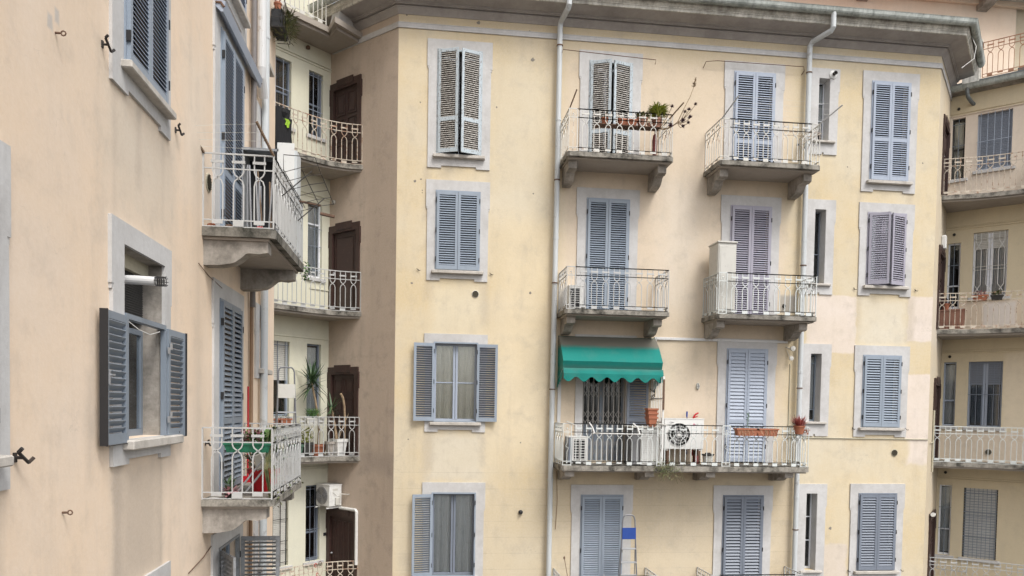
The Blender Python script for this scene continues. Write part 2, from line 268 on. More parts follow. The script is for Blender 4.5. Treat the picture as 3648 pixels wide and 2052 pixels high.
# ------------------------------------------------------------------ mesh helpers
class MB:
    def __init__(s): s.v = []; s.f = []; s.m = []; s.cur = 0
    def add(s, vs, fs):
        n = len(s.v); s.v += [tuple(p) for p in vs]; s.f += [tuple(i+n for i in f) for f in fs]; s.m += [s.cur]*len(fs); return s
    def box(s, x0, x1, y0, y1, z0, z1):
        return s.add([(x0, y0, z0), (x1, y0, z0), (x1, y1, z0), (x0, y1, z0), (x0, y0, z1), (x1, y0, z1), (x1, y1, z1), (x0, y1, z1)],
                     [(0, 3, 2, 1), (4, 5, 6, 7), (0, 1, 5, 4), (1, 2, 6, 5), (2, 3, 7, 6), (3, 0, 4, 7)])
    def bbox(s, x0, x1, y0, y1, z0, z1, b=.008):
        """box with chamfered vertical and top edges"""
        ring = [(x0+b, y0), (x1-b, y0), (x1, y0+b), (x1, y1-b), (x1-b, y1), (x0+b, y1), (x0, y1-b), (x0, y0+b)]
        cx, cy = (x0+x1)/2, (y0+y1)/2; k = lambda p, q: (p[0]+(b if p[0] < cx else -b)*q, p[1]+(b if p[1] < cy else -b)*q)
        L = [[(*k(p, 1), z0) for p in ring], [(*p, z0+b) for p in ring], [(*p, z1-b) for p in ring], [(*k(p, 1), z1) for p in ring]]
        n = 8; vs = sum(L, []); fs = [tuple(range(7, -1, -1)), tuple(range(24, 32))]
        for j in range(3):
            for i in range(n): fs.append((j*n+i, j*n+(i+1) % n, (j+1)*n+(i+1) % n, (j+1)*n+i))
        return s.add(vs, fs)
    def tube(s, pts, r, n=5, cap=True, r2=None):
        pts = [Vector(p) for p in pts]; k = len(pts)
        if k < 2: return s
        rings = []; up = None
        for i, p in enumerate(pts):
            d = (pts[min(i+1, k-1)]-pts[max(i-1, 0)])
            if d.length < 1e-9: d = Vector((0, 0, 1))
            d.normalize()
            if up is None:
                a = Vector((0, 0, 1)) if abs(d.z) < .9 else Vector((0, 1, 0)); up = d.cross(a).normalized()
            else:
                up = (up-d*up.dot(d)); up = up.normalized() if up.length > 1e-6 else d.orthogonal().normalized()
            b = d.cross(up); rr = r if r2 is None else r+(r2-r)*i/(k-1)
            rings += [p+(up*math.cos(2*math.pi*(j+.5)/n)+b*math.sin(2*math.pi*(j+.5)/n))*rr for j in range(n)]
        fs = []
        for i in range(k-1):
            for j in range(n): fs.append((i*n+j, i*n+(j+1) % n, (i+1)*n+(j+1) % n, (i+1)*n+j))
        if cap: fs += [tuple(range(n-1, -1, -1)), tuple(range((k-1)*n, k*n))]
        return s.add(rings, fs)
    def lathe(s, prof, cx=0, cy=0, cz=0, n=16, axis='z', a0=0):
        vs = []
        for r, z in prof:
            for j in range(n):
                a = 2*math.pi*j/n+a0; x, y = r*math.cos(a), r*math.sin(a)
                vs.append((cx+x, cy+y, cz+z) if axis == 'z' else ((cx+x, cy-z, cz+y) if axis == 'y' else (cx+z, cy+x, cz+y)))
        fs = []
        for i in range(len(prof)-1):
            for j in range(n): fs.append((i*n+j, i*n+(j+1) % n, (i+1)*n+(j+1) % n, (i+1)*n+j))
        if prof[0][0] > 1e-4: fs.append(tuple(range(n-1, -1, -1)))
        if prof[-1][0] > 1e-4: fs.append(tuple(range((len(prof)-1)*n, len(prof)*n)))
        return s.add(vs, fs)
    def prism(s, poly, z0, z1):
        n = len(poly); vs = [(x, y, z0) for x, y in poly]+[(x, y, z1) for x, y in poly]
        return s.add(vs, [tuple(range(n-1, -1, -1)), tuple(range(n, 2*n))]+[(i, (i+1) % n, n+(i+1) % n, n+i) for i in range(n)])
    def extx(s, poly, x0, x1):
        """polygon in (y,z) extruded along x"""
        n = len(poly); vs = [(x0, y, z) for y, z in poly]+[(x1, y, z) for y, z in poly]
        return s.add(vs, [tuple(range(n-1, -1, -1)), tuple(range(n, 2*n))]+[(i, (i+1) % n, n+(i+1) % n, n+i) for i in range(n)])
    def exty(s, poly, y0, y1):
        n = len(poly); vs = [(x, y0, z) for x, z in poly]+[(x, y1, z) for x, z in poly]
        return s.add(vs, [tuple(range(n)), tuple(range(2*n-1, n-1, -1))]+[(i, n+i, n+(i+1) % n, (i+1) % n) for i in range(n)])
    def leaf(s, p, d, l, w_, bend=.3, n=3, up=(0, 0, 1)):
        """a blade starting at p along d"""
        p = Vector(p); d = Vector(d).normalized(); sd_ = d.cross(Vector(up))
        sd_ = sd_.normalized() if sd_.length > 1e-3 else Vector((1, 0, 0))
        vs = []; cur = p.copy(); dd = d.copy()
        for i in range(n+1):
            t_ = i/n; ww = w_*(math.sin(math.pi*min(1, .25+t_*.75)))/2 if i < n else .0005
            vs += [cur-sd_*ww, cur+sd_*ww]
            dd = (dd+Vector((0, 0, -bend/n))).normalized(); cur = cur+dd*(l/n)
        return s.add(vs, [(2*i, 2*i+1, 2*i+3, 2*i+2) for i in range(n)])
    def build(s, name, mats, parent=None, mtx=None, smooth=False):
        me = bpy.data.meshes.new(name); me.from_pydata(s.v, [], s.f)
        if not isinstance(mats, (list, tuple)): mats = [mats]
        for m in mats: me.materials.append(M_[m] if isinstance(m, str) else m)
        if len(mats) > 1: me.polygons.foreach_set('material_index', s.m)
        if smooth: me.shade_smooth()
        me.update(); me.validate()
        o = bpy.data.objects.new(name, me); COL.objects.link(o)
        if parent: o.parent = parent
        if mtx is not None: o.matrix_local = mtx
        return o
def T(x=0, y=0, z=0, rz=0, rx_=0, ry=0):
    return Matrix.Translation((x, y, z)) @ Matrix.Rotation(R(rz), 4, 'Z') @ Matrix.Rotation(R(ry), 4, 'Y') @ Matrix.Rotation(R(rx_), 4, 'X')
def tag(o, label, cat, group=None, kind=None):
    if label: o['label'] = label
    if cat: o['category'] = cat
    if group: o['group'] = group
    if kind: o['kind'] = kind
    return o
def thing(name, label, cat, mtx=None, group=None):
    o = bpy.data.objects.new(name, None); COL.objects.link(o); o.empty_display_size = .2
    if mtx is not None: o.matrix_world = mtx
    return tag(o, label, cat, group)
def one(name, mb, mats, label, cat, mtx=None, group=None, smooth=False):
    return tag(mb.build(name, mats, None, mtx, smooth), label, cat, group)

# wall frames (x to the right along the wall, y into it, z up)
S2 = math.sqrt(.5)
C0 = (-.531, 18.); RR = (-2.235, 19.704); C1 = (12.909, 18.); R2 = (14.53, 19.80); LX = -2.81; LEND = 15.48
F_M = T(0, 18., 0); F_L = T(LX, 0, 0, 90); F_S = T(RR[0], RR[1], 0, -45); F_C = T(RR[0], RR[1], 0, 45)
a2 = math.degrees(math.atan2(R2[1]-C1[1], R2[0]-C1[0])); S2LEN = math.hypot(R2[0]-C1[0], R2[1]-C1[1])
F_S2 = T(C1[0], C1[1], 0, a2); F_R = T(R2[0], R2[1], 0, -45)
SLEN = math.hypot(C0[0]-RR[0], C0[1]-RR[1])
ZG = -8.27

# ------------------------------------------------------------------ wall with openings
def wall(name, mat, x0, x1, z0, z1, holes, parent, mtx, depth=.28, label=None):
    mb = MB()
    xs = sorted({x0, x1, *[h[0] for h in holes], *[h[1] for h in holes]}); zs = sorted({z0, z1, *[h[2] for h in holes], *[h[3] for h in holes]})
    for i in range(len(xs)-1):
        for j in range(len(zs)-1):
            cx, cz = (xs[i]+xs[i+1])/2, (zs[j]+zs[j+1])/2
            if any(h[0] < cx < h[1] and h[2] < cz < h[3] for h in holes): continue
            mb.add([(xs[i], 0, zs[j]), (xs[i+1], 0, zs[j]), (xs[i+1], 0, zs[j+1]), (xs[i], 0, zs[j+1])], [(0, 1, 2, 3)])
    for h in holes:
        a, b, c, d = h[:4]; y = h[4] if len(h) > 4 else depth
        mb.cur = 0
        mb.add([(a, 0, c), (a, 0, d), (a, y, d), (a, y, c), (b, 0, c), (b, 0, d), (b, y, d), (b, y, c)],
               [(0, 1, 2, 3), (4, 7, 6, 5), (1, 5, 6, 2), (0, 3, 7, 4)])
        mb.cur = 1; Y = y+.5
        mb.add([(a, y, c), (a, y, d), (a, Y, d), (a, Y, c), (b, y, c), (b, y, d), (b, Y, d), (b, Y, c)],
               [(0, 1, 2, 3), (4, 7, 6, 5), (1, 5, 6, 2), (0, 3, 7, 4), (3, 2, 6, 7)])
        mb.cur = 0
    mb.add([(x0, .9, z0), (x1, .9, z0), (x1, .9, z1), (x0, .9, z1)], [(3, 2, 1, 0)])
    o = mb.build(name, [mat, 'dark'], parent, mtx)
    if label: o['label'] = label
    return o

# ------------------------------------------------------------------ shutters, windows, doors
def leaf_mesh(w_, h, right=False, mid=None, pitch=.053, tilt=40, th=.036, stile=.062, solid=0, sl=.052):
    mb = MB(); g = .004; t2 = th/2
    f = -1 if right else 1
    def bx(a, b, c, d, yy=t2):
        xa, xb = sorted((a*f, b*f)); mb.box(xa, xb, -yy, yy, c, d)
    bx(g, stile, g, h-g); bx(w_-stile, w_-g, g, h-g)
    bot, top = .10, .075
    bx(stile, w_-stile, g, bot, t2-.003); bx(stile, w_-stile, h-top, h-g, t2-.003)
    spans = [(bot, h-top)]
    if mid:
        bx(stile, w_-stile, mid, mid+.09, t2-.003); spans = [(bot, mid), (mid+.09, h-top)]
    mb.cur = 1; ca, sa = math.cos(R(tilt)), math.sin(R(tilt)); hw = sl/2; ht = .0045
    for a, b in spans:
        n = max(1, int((b-a)/pitch)); st = (b-a)/n
        for i in range(n):
            z = a+st*(i+.5); tl = tilt+rnd.uniform(-2.5, 2.5); ca, sa = math.cos(R(tl)), math.sin(R(tl))
            pr = [(-hw*ca-ht*sa*-1, -hw*sa-ht*ca), (hw*ca+ht*sa, hw*sa-ht*ca), (hw*ca-ht*sa, hw*sa+ht*ca), (-hw*ca-ht*sa, -hw*sa+ht*ca)]
            lim = t2-.001; pr = [(max(-lim, min(lim, y)), zz+z) for y, zz in pr]
            xa, xb = sorted((f*(stile-.004), f*(w_-stile+.004))); mb.extx(pr, xa, xb)
    return mb
def surround(mb, W, H, kind, l=.2, r=.2, top=.235, bot=.25, th=.03, ear=.03, earh=.62):
    """stone frame round an opening 0..W, 0..H"""
    mb.box(-l-ear, W+r+ear, -th, .0, H, H+top)
    zE = H-earh+top
    mb.box(-l-ear, 0, -th, 0, zE, H); mb.box(W, W+r+ear, -th, 0, zE, H)
    mb.box(-l-ear+.012, -l+.02, -th+.006, 0, zE-.05, zE); mb.box(W+r-.02, W+r+ear-.012, -th+.006, 0, zE-.05, zE)
    zb = -bot if kind == 'window' else 0
    zm = zE-.05
    mb.box(-l, 0, -th, 0, zb, zm); mb.box(W, W+r, -th, 0, zb, zm)
    mb.box(-l+.02, 0, -th, 0, zm, zE); mb.box(W, W+r-.02, -th, 0, zm, zE)
    if kind == 'window':
        mb.box(0, W, -th, 0, zb+.05, 0); mb.box(0, .12, -th, 0, zb, zb+.05); mb.box(W-.12, W, -th, 0, zb, zb+.05)
    return mb
def sill_mesh(W, l=.075, r=.085, out=.13, th=.075):
    return MB().bbox(-l, W+r, -out, .0, -th-.004, -.004, .01)
def casing_mesh(W, H, t_=.035, y0=-.045, y1=.02, bottom=True):
    mb = MB(); mb.box(0, t_, y0, y1, 0, H); mb.box(W-t_, W, y0, y1, 0, H); mb.box(t_, W-t_, y0, y1, H-t_, H)
    if bottom: mb.box(t_, W-t_, y0, y1, 0, t_*.7)
    return mb
def hinge_mesh(W, H):
    mb = MB()
    for z in (.14*H, .5*H, .88*H):
        for x in (.018, W-.018): mb.box(x-.008, x+.008, -.088, -.046, z-.05, z+.05)
    return mb
def casement(W, H, y=.12, bars=(.5,), t_=.05, mullion=True):
    mb = MB(); y0, y1 = y-.025, y+.03
    mb.box(0, t_, y0, y1, 0, H); mb.box(W-t_, W, y0, y1, 0, H); mb.box(t_, W-t_, y0, y1, H-t_, H); mb.box(t_, W-t_, y0, y1, 0, t_*1.3)
    if mullion: mb.box(W/2-.055, W/2-.006, y0-.008, y1, t_, H-t_); mb.box(W/2+.006, W/2+.055, y0-.008, y1, t_, H-t_)
    for b in bars:
        if mullion: mb.box(t_, W/2-.055, y0+.01, y1-.01, H*b-.012, H*b+.012); mb.box(W/2+.055, W-t_, y0+.01, y1-.01, H*b-.012, H*b+.012)
        else: mb.box(t_, W-t_, y0+.01, y1-.01, H*b-.02, H*b+.02)
    return mb
def curtain_mesh(W, H, y, folds=16, amp=.018, gap=0, seed=1):
    r_ = random.Random(seed); mb = MB()
    for a, b in ([(0, W/2-gap/2), (W/2+gap/2, W)] if gap else [(0, W)]):
        n = folds*6; ph = r_.random()*6; row = []
        prof = []
        for i in range(n+1):
            x = a+(b-a)*i/n; prof.append((x, y+amp*math.sin(ph+i*2*math.pi/6+1.1*math.sin(i*.31))*(.7+.3*math.sin(i*.17))))
        vs = [(x, yy, .02) for x, yy in prof]+[(x, y+(yy-y)*.5, H-.02) for x, yy in prof]; m = len(prof)
        mb.add(vs, [(i, i+1, m+i+1, m+i) for i in range(m-1)])
    return mb
def opening(par, F, name, x0, x1, z0, z1, style='closed', mat='blue', kind='window', label=None, sur=True, l=.19, r=.19, top=.235, bot=.25,
            slat=None, mid=None, angL=0, angR=0, sl=.052, inner=None, curt=None, pitch=.053, tilt=40, sillmat='sill', earh=.62, bars=(.5,), framemat=None, leaves=True, sill=True, hinges=True):
    W, H = x1-x0, z1-z0; Fm = F @ Matrix.Translation((x0, 0, z0))
    slat = slat or mat
    mb = MB()
    if sur: surround(mb, W, H, kind, l, r, top, bot, earh=earh)
    else: mb.box(-.01, 0, -.004, .0, 0, H)
    o = mb.build(name, 'surround', par, Fm)
    if label: o['label'] = label
    if kind == 'window' and sur and sill: sill_mesh(W).build('sill', sillmat, o)
    if leaves:
        casing_mesh(W, H, bottom=(kind == 'window')).build('shutter_casing', mat if mat != 'peel' else 'peel', o)
        lw = (W-.06)/2
        if 'L' not in (inner or ''):
            b = leaf_mesh(lw, H-.05, False, mid, pitch, tilt, sl=sl); b.build('shutter', [mat, slat], o, T(.03, -.062, .015, -angL))
        if 'R' not in (inner or ''):
            b = leaf_mesh(lw, H-.05, True, mid, pitch, tilt, sl=sl); b.build('shutter', [mat, slat], o, T(W-.03, -.062, .015, angR))
        if hinges and mat != 'peel': hinge_mesh(W, H).build('hinges', 'blk', o)
    if curt or angL or angR:
        fr = casement(W-.04, H-.04, .13, bars).build('window_frame', framemat or mat if mat != 'peel' else 'dark', o, T(.02, 0, .01))
        MB().box(.06, W-.06, .128, .134, .06, H-.06).build('glass_pane', 'glass', o)
        if curt: curtain_mesh(W-.06, H-.06, .17, seed=int(z0*10), gap=.03).build('curtain', curt, o, T(.03, 0, .02))
    return o

# ------------------------------------------------------------------ railings and balconies
class Path:
    def __init__(s, pts):
        s.p = [Vector((*p, 0)) for p in pts]; s.c = [0]
        for a, b in zip(s.p, s.p[1:]): s.c.append(s.c[-1]+(b-a).length)
        s.L = s.c[-1]
    def at(s, t):
        t = max(0, min(s.L, t))
        for i in range(len(s.p)-1):
            if t <= s.c[i+1] or i == len(s.p)-2:
                k = (t-s.c[i])/(s.c[i+1]-s.c[i]); return s.p[i].lerp(s.p[i+1], k)
def rail_run(mb, P, z, H=.95, per=.25, r=.0105, margin=.05, ends=(True, True), first=0):
    """one run of the railing pattern along a path; z is the slab top"""
    zt = z+H; zs_ = zt-.19; zb = z+.095
    n = max(1, round((P.L-2*margin)/per)); st = (P.L-2*margin)/n
    steps = max(1, int(P.L/.15)) if len(P.p) > 2 else 1
    def line(zz, rr):
        mb.tube([P.at(P.L*i/steps)+Vector((0, 0, zz)) for i in range(steps+1)], rr, 4)
    line(zt, .014); line(zs_, .011); line(zb, .011); line(z+.012, .009)
    V = lambda s_, zz: P.at(s_)+Vector((0, 0, zz))
    def plate(s0, s1, za, zc, th=.005):
        a, b = P.at(s0), P.at(s1); d = (b-a).normalized(); nn = Vector((d.y, -d.x, 0))*(.013+th)
        n2 = Vector((d.y, -d.x, 0))*.009
        vs = [a+n2+Vector((0, 0, za)), b+n2+Vector((0, 0, za)), b+nn+Vector((0, 0, za)), a+nn+Vector((0, 0, za))]
        vs += [p+Vector((0, 0, zc-za)) for p in vs]
        mb.add(vs, [(0, 3, 2, 1), (4, 5, 6, 7), (0, 1, 5, 4), (1, 2, 6, 5), (2, 3, 7, 6), (3, 0, 4, 7)])
    for i in range(n):
        c = margin+st*(i+.5); a = st*.245
        for sg in (-1, 1):
            mb.tube([V(c+sg*a, zt), V(c+sg*a, zs_), V(c+sg*a, zs_-.035), V(c+sg*a*.72, zs_-.075), V(c, zs_-.115), V(c-sg*a*.72, zs_-.15),
                     V(c-sg*a, zs_-.21), V(c-sg*a, zb)], r, 4, cap=False)
        plate(c-a*1.3, c+a*1.3, zs_+.07, zs_+.105)
        if (i+first) % 2: plate(c-a*1.05, c+a*1.05, z+.015, zb-.008)
        else: plate(c-a*1.05, c+a*1.05, zb-.05, zb-.008)
    for e, s_ in zip(ends, (0, P.L)):
        if e: mb.tube([V(s_, z), V(s_, zt)], .014, 4)
def ornament(mb, P, s0, z, H=.95, w_=.17):
    """the small end panel: a framed plate above a bent wand"""
    zt = z+H; V = lambda s_, zz: P.at(s_)+Vector((0, -.004, zz)); c = s0+w_/2
    for s_ in (s0, s0+w_): mb.tube([V(s_, z), V(s_, zt)], .0105, 4)
    a = w_*.3
    mb.tube([V(c-a, zt-.02), V(c-a, zt-.12), V(c-a*.5, zt-.16), V(c+a*.5, zt-.16), V(c+a, zt-.12), V(c+a, zt-.02)], .007, 4)
    mb.tube([V(c, zt-.10), V(c, zt-.45), V(c-.03, zt-.5), V(c-.015, zt-.53), V(c+.035, zt-.55), V(c+.02, zt-.6), V(c, zt-.64), V(c, z+.1)], .007, 4)
    for dx in (-.03, .03): mb.tube([V(c+dx, zt-.17), V(c+dx, zt-.26), V(c+dx*1.4, zt-.28)], .005, 4)
    for zz in (zt-.11, z+.06): mb.lathe([(0, .02), (.016, .012), (.02, 0), (.016, -.012), (0, -.02)], *P.at(c).xy, zz, 6)
def bracket_mesh(x0, x1, out, zt, h):
    """concrete console: curved underside, thick at the wall"""
    pts = [(0, zt), (-out, zt), (-out, zt-h*.42), (-out*.86, zt-h*.50), (-out*.72, zt-h*.47)]
    for k in range(7): a = k/6; pts.append((-out*(.66-.28*a), zt-h*(.5+.42*math.sin(a*math.pi/2))))
    pts += [(-out*.25, zt-h*.98), (0, zt-h)]
    return MB().extx(pts, x0, x1)
def balcony(par, F, x0, x1, z, out, mat, brackets, th=.10, H=.95, orn=(True, True), label=None, sides=(True, True), slabmat='slabedge', bh=.4, bout=.78, extra=None, inset=.04, orns_at=(), bw=.2):
    """slab with its railing and brackets; F local"""
    mb = MB(); pts = [(x0, -.002), (x0, -out+.06), (x0+.06, -out), (x1-.06, -out), (x1, -out+.06), (x1, -.002)]
    mb.prism(pts[::-1] if False else [(p[0], p[1]) for p in pts], z-th, z)
    q = [(x0+.05, -.002), (x0+.05, -out+.09), (x1-.05, -out+.09), (x1-.05, -.002)]
    mb.cur = 1; mb.prism(q, z-th-.035, z-th-.002)
    o = mb.build('balcony', [slabmat, 'soffit'], par, F)
    if label: o['label'] = label
    for a in brackets:
        bracket_mesh(a, a+bw, bout, z-th-.037, bh).build('bracket', 'concrete', o)
    rb = MB(); i_ = inset
    fl = (x0+i_, -out+i_); fr = (x1-i_, -out+i_)
    A = .19 if orn[0] else 0; B = .19 if orn[1] else 0
    PF = Path([fl, fr])
    cuts = [A]+[c for c in orns_at]+[PF.L-B]
    # front: ornaments at the ends and wherever asked
    zt = z+H
    segs = []; s_ = A
    for c in orns_at: segs.append((s_, c)); s_ = c+.19
    segs.append((s_, PF.L-B))
    for a, b in segs:
        rail_run(rb, Path([PF.at(a).xy, PF.at(b).xy]), z, H, first=int(a*4))
    for a in ([0] if orn[0] else [])+list(orns_at)+([PF.L-.19] if orn[1] else []):
        ornament(rb, PF, a, z, H, .19)
    for zz, rr in ((zt, .014), (zt-.19, .011), (z+.095, .011), (z+.012, .009)):
        rb.tube([(*fl, zz), (*fr, zz)], rr, 4)
    if sides[0]: rail_run(rb, Path([(x0+i_, -.01), fl]), z, H, ends=(True, False))
    if sides[1]: rail_run(rb, Path([fr, (x1-i_, -.01)]), z, H, ends=(False, True), first=1)
    rb.build('railing', mat, o)
    return o
def gallery(par, F, curve, z, mat, label=None, th=.11, H=.95, slab=True, railing=True, inset=.04, back=None):
    """curved access gallery: curve is a list of (x, outward) in wall coordinates"""
    pts = []
    for i in range(len(curve)-1):
        p0 = curve[max(i-1, 0)]; p1 = curve[i]; p2 = curve[i+1]; p3 = curve[min(i+2, len(curve)-1)]
        for k in range(4):
            t_ = k/4
            f = lambda a, b, c, d: .5*((2*b)+(-a+c)*t_+(2*a-5*b+4*c-d)*t_*t_+(-a+3*b-3*c+d)*t_**3)
            pts.append((f(p0[0], p1[0], p2[0], p3[0]), -f(p0[1], p1[1], p2[1], p3[1])))
    pts.append((curve[-1][0], -curve[-1][1]))
    mb = MB(); poly = pts+[(pts[-1][0], -.002), (pts[0][0], -.002)]
    a = sum(poly[i][0]*poly[(i+1) % len(poly)][1]-poly[(i+1) % len(poly)][0]*poly[i][1] for i in range(len(poly)))
    if a < 0: poly = poly[::-1]
    mb.prism(poly, z-th, z)
    pts2 = [(x, y+.06) for x, y in pts]; poly2 = pts2+[(pts2[-1][0], -.002), (pts2[0][0], -.002)]
    if a < 0: poly2 = poly2[::-1]
    mb.cur = 1; mb.prism(poly2, z-th-.05, z-th-.002)
    o = mb.build('gallery', ['slabedge', 'soffit'], par, F)
    if label: o['label'] = label
    if railing:
        rb = MB(); P = Path([(x, y+inset) for x, y in pts]); rail_run(rb, P, z, H, ends=(True, True)); rb.build('railing', mat, o)
    return o
def sweep(prof, path, caps=True):
    """profile [(out, z)] carried along a plan path with mitred corners"""
    P = [Vector(p) for p in path]; n = len(P); nr = []
    for a, b in zip(P, P[1:]): d = (b-a).normalized(); nr.append(Vector((d.y, -d.x)))
    off = []
    for i in range(n):
        a = nr[max(i-1, 0)]; b = nr[min(i, n-2)]; off.append((a+b)/(1+a.dot(b)))
    k = len(prof); vs = [(*(P[i]+off[i]*o_), z) for i in range(n) for o_, z in prof]
    fs = [(i*k+j, (i+1)*k+j, (i+1)*k+j+1, i*k+j+1) for i in range(n-1) for j in range(k-1)]
    mb = MB(); mb.add(vs, fs)
    if caps: mb.add([vs[j] for j in range(k)], [tuple(range(k))]); mb.add([vs[(n-1)*k+j] for j in range(k)], [tuple(range(k-1, -1, -1))])
    return mb
def pipe_part(par, pts, r, mat, name='downpipe', clamps=(), joints=(), n=12, label=None):
    mb = MB(); mb.tube(pts, r, n); top = Vector(pts[0])
    for z in joints:
        for a, b in zip(pts, pts[1:]):
            if min(a[2], b[2]) <= z <= max(a[2], b[2]) and abs(a[2]-b[2]) > .3:
                k = (z-a[2])/(b[2]-a[2]); p = Vector(a).lerp(Vector(b), k); mb.tube([p-Vector((0, 0, .03)), p+Vector((0, 0, .03))], r*1.13, n)
    o = mb.build(name, mat, par, par.matrix_world.inverted())
    if label: o['label'] = label
    for z in clamps:
        for a, b in zip(pts, pts[1:]):
            if min(a[2], b[2]) <= z <= max(a[2], b[2]) and abs(a[2]-b[2]) > .3:
                k = (z-a[2])/(b[2]-a[2]); p = Vector(a).lerp(Vector(b), k)
                MB().tube([p-Vector((0, 0, .012)), p+Vector((0, 0, .012))], r*1.2, n).build('pipe_clamp', 'rust', o)
    return o


# ------------------------------------------------------------------ the setting
g = MB(); g.add([(-60, -60, ZG), (80, -60, ZG), (80, 90, ZG), (-60, 90, ZG)], [(0, 1, 2, 3)])
tag(g.build('courtyard_floor', 'ground'), None, None, kind='structure')

# ------------------------------------------------------------------ main yellow wing
MW = thing('apartment_building', 'yellow plastered building wing across the middle with shuttered windows, stone frames and small balconies', 'building', T(6, 18, ZG))
MWI = MW.matrix_world.inverted()
class _P:      # parts are given in world wall frames; the root stands at the foot of the wall
    pass
def rel(root, F): return root.matrix_world.inverted() @ F
FM = rel(MW, F_M); FS = rel(MW, F_S); FS2 = rel(MW, F_S2); FW = rel(MW, Matrix.Identity(4))
W1 = (.36, 1.405); D2 = (3.93, 4.985); D3 = (7.5, 8.555); N4 = (9.68, 9.965); W5 = (11.06, 12.10)
rows_w = [(5.83, 8.235), (3.17, 5.015), (-.36, 1.51), (-4.02, -2.02)]
rows_d = [(5.76, 8.225), (2.25, 5.015), (-1.25, 1.545), (-4.76, -2.06)]
rows_n = [(6.69, 8.205), (3.2, 5.02), (-.22, 1.47), (-3.95, -2.017)]
rows_5 = [(5.79, 8.235), (3.2, 5.015), (-.34, 1.475), (-3.965, -2.0)]
holes = []
for c, rr in ((W1, rows_w), (D2, rows_d), (D3, rows_d), (W5, rows_5)):
    for a, b in rr: holes.append((c[0], c[1], a, b, .28))
for a, b in rows_n: holes.append((N4[0], N4[1], a, b, .34))
wall('wall', 'wall_yellow', C0[0], C1[0], ZG, 9.5, holes, MW, FM)
dh = [(.03, 1.13, 5.76, 7.9), (.03, 1.13, 2.25, 4.41), (.03, 1.13, -1.25, .91), (.03, 1.13, -4.76, -2.64)]
wall('wall', 'wall_tan', 0, SLEN, ZG, 9.5, [(*h, .1) for h in dh], MW, FS, label='tan side wall with the brown entrance doors')
dh2 = [(.88, 2.1, z, t_) for z, t_ in ((5.76, 7.8), (2.25, 4.43), (-1.25, .95), (-4.76, -2.65))]
wall('wall', 'wall_beige', 0, S2LEN+.05, ZG, 9.5, [(*h, .1) for h in dh2], MW, FS2, label='narrow beige side wall at the right corner')
# window column one
opening(MW, FM, 'window', *W1, *rows_w[0], mat='peel', slat='peelslat', mid=.72, angL=24, angR=20, pitch=.047, tilt=46, top=.22, bot=.3, l=.2, r=.2, label='tall window with peeling white shutters ajar')
opening(MW, FM, 'window', *W1, *rows_w[1], mat='blue', bot=.235, label='window with closed blue shutters')
o = opening(MW, FM, 'window', *W1, *rows_w[2], mat='blue', slat='slate', angL=172, angR=174, curt='curtain', bot=.235, top=.19, tilt=40, framemat='lightblue', label='window with blue shutters open against the wall and lace curtains')
o = opening(MW, FM, 'window', *W1, *rows_w[3], mat='blue', angL=168, inner='R', curt='curtain_grey', bars=(), bot=.2, framemat='slate', label='window with only its left shutter and grey curtains')
# balcony doors
opening(MW, FM, 'balcony_door', *D2, *rows_d[0], mat='peel', slat='peelslat', kind='door', mid=.72, angL=24, angR=18, pitch=.047, tilt=44, l=.21, r=.21, label='balcony door with peeling shutters ajar')
opening(MW, FM, 'balcony_door', *D2, *rows_d[1], mat='blue', kind='door', mid=.95, l=.21, r=.21, label='balcony door with closed blue shutters')
opening(MW, FM, 'balcony_door', *D2, *rows_d[3], mat='blue', kind='door', mid=.62, l=.21, r=.21, label='balcony door with closed blue shutters beside the ladder')
opening(MW, FM, 'balcony_door', *D3, *rows_d[0], mat='lightblue', kind='door', mid=.72, l=.21, r=.21, label='balcony door with pale blue shutters')
opening(MW, FM, 'balcony_door', *D3, *rows_d[1], mat='lavender', kind='door', mid=.95, l=.21, r=.21, label='balcony door with lavender shutters')
opening(MW, FM, 'balcony_door', *D3, *rows_d[2], mat='lightblue', kind='door', mid=.95, pitch=.082, tilt=66, sl=.094, l=.21, r=.21, label='balcony door with pale blue shutters of wide slats')
opening(MW, FM, 'balcony_door', *D3, *rows_d[3], mat='slate', kind='door', mid=.62, pitch=.075, tilt=50, sl=.066, l=.21, r=.21, label='balcony door with dark slate shutters')
# gated door on the awning balcony
o = opening(MW, FM, 'balcony_door', *D2, *rows_d[2], mat='greyblue', kind='door', leaves=False, l=.18, r=.21, label='balcony door behind a folding lattice gate')
casement(1.05, 2.79, .2, (.3,)).build('door_frame', 'greyblue', o)
MB().box(.06, 1.0, .2, .206, .9, 2.7).build('glass_pane', 'glass', o)
MB().box(.06, 1.0, .17, .19, .06, .9).build('door_panel', 'greyblue', o)
mb = MB(); wg, hg = 1.0, 2.72
for i in range(9): x = .02+i*wg/8; mb.box(x-.007, x+.007, .02, .034, .02, hg); mb.box(x+.012, x+.02, .02, .034, .02, hg)
for zc in (.35, 1.05, 1.75, 2.45):
    for i in range(8):
        for k in range(2):
            x0 = .02+i*wg/8; x1 = x0+wg/8; za = zc-.22+k*.2; zb_ = za+.2
            mb.tube([(x0, .015, za), (x1, .015, zb_)], .006, 4, False); mb.tube([(x0, .038, zb_), (x1, .038, za)], .006, 4, False)
mb.build('lattice_gate', 'gate', o)
leaf_mesh(.52, 2.74, False, .95, .06).build('shutter', ['slate', 'slate'], o, T(1.075, -.07, .01, -6))
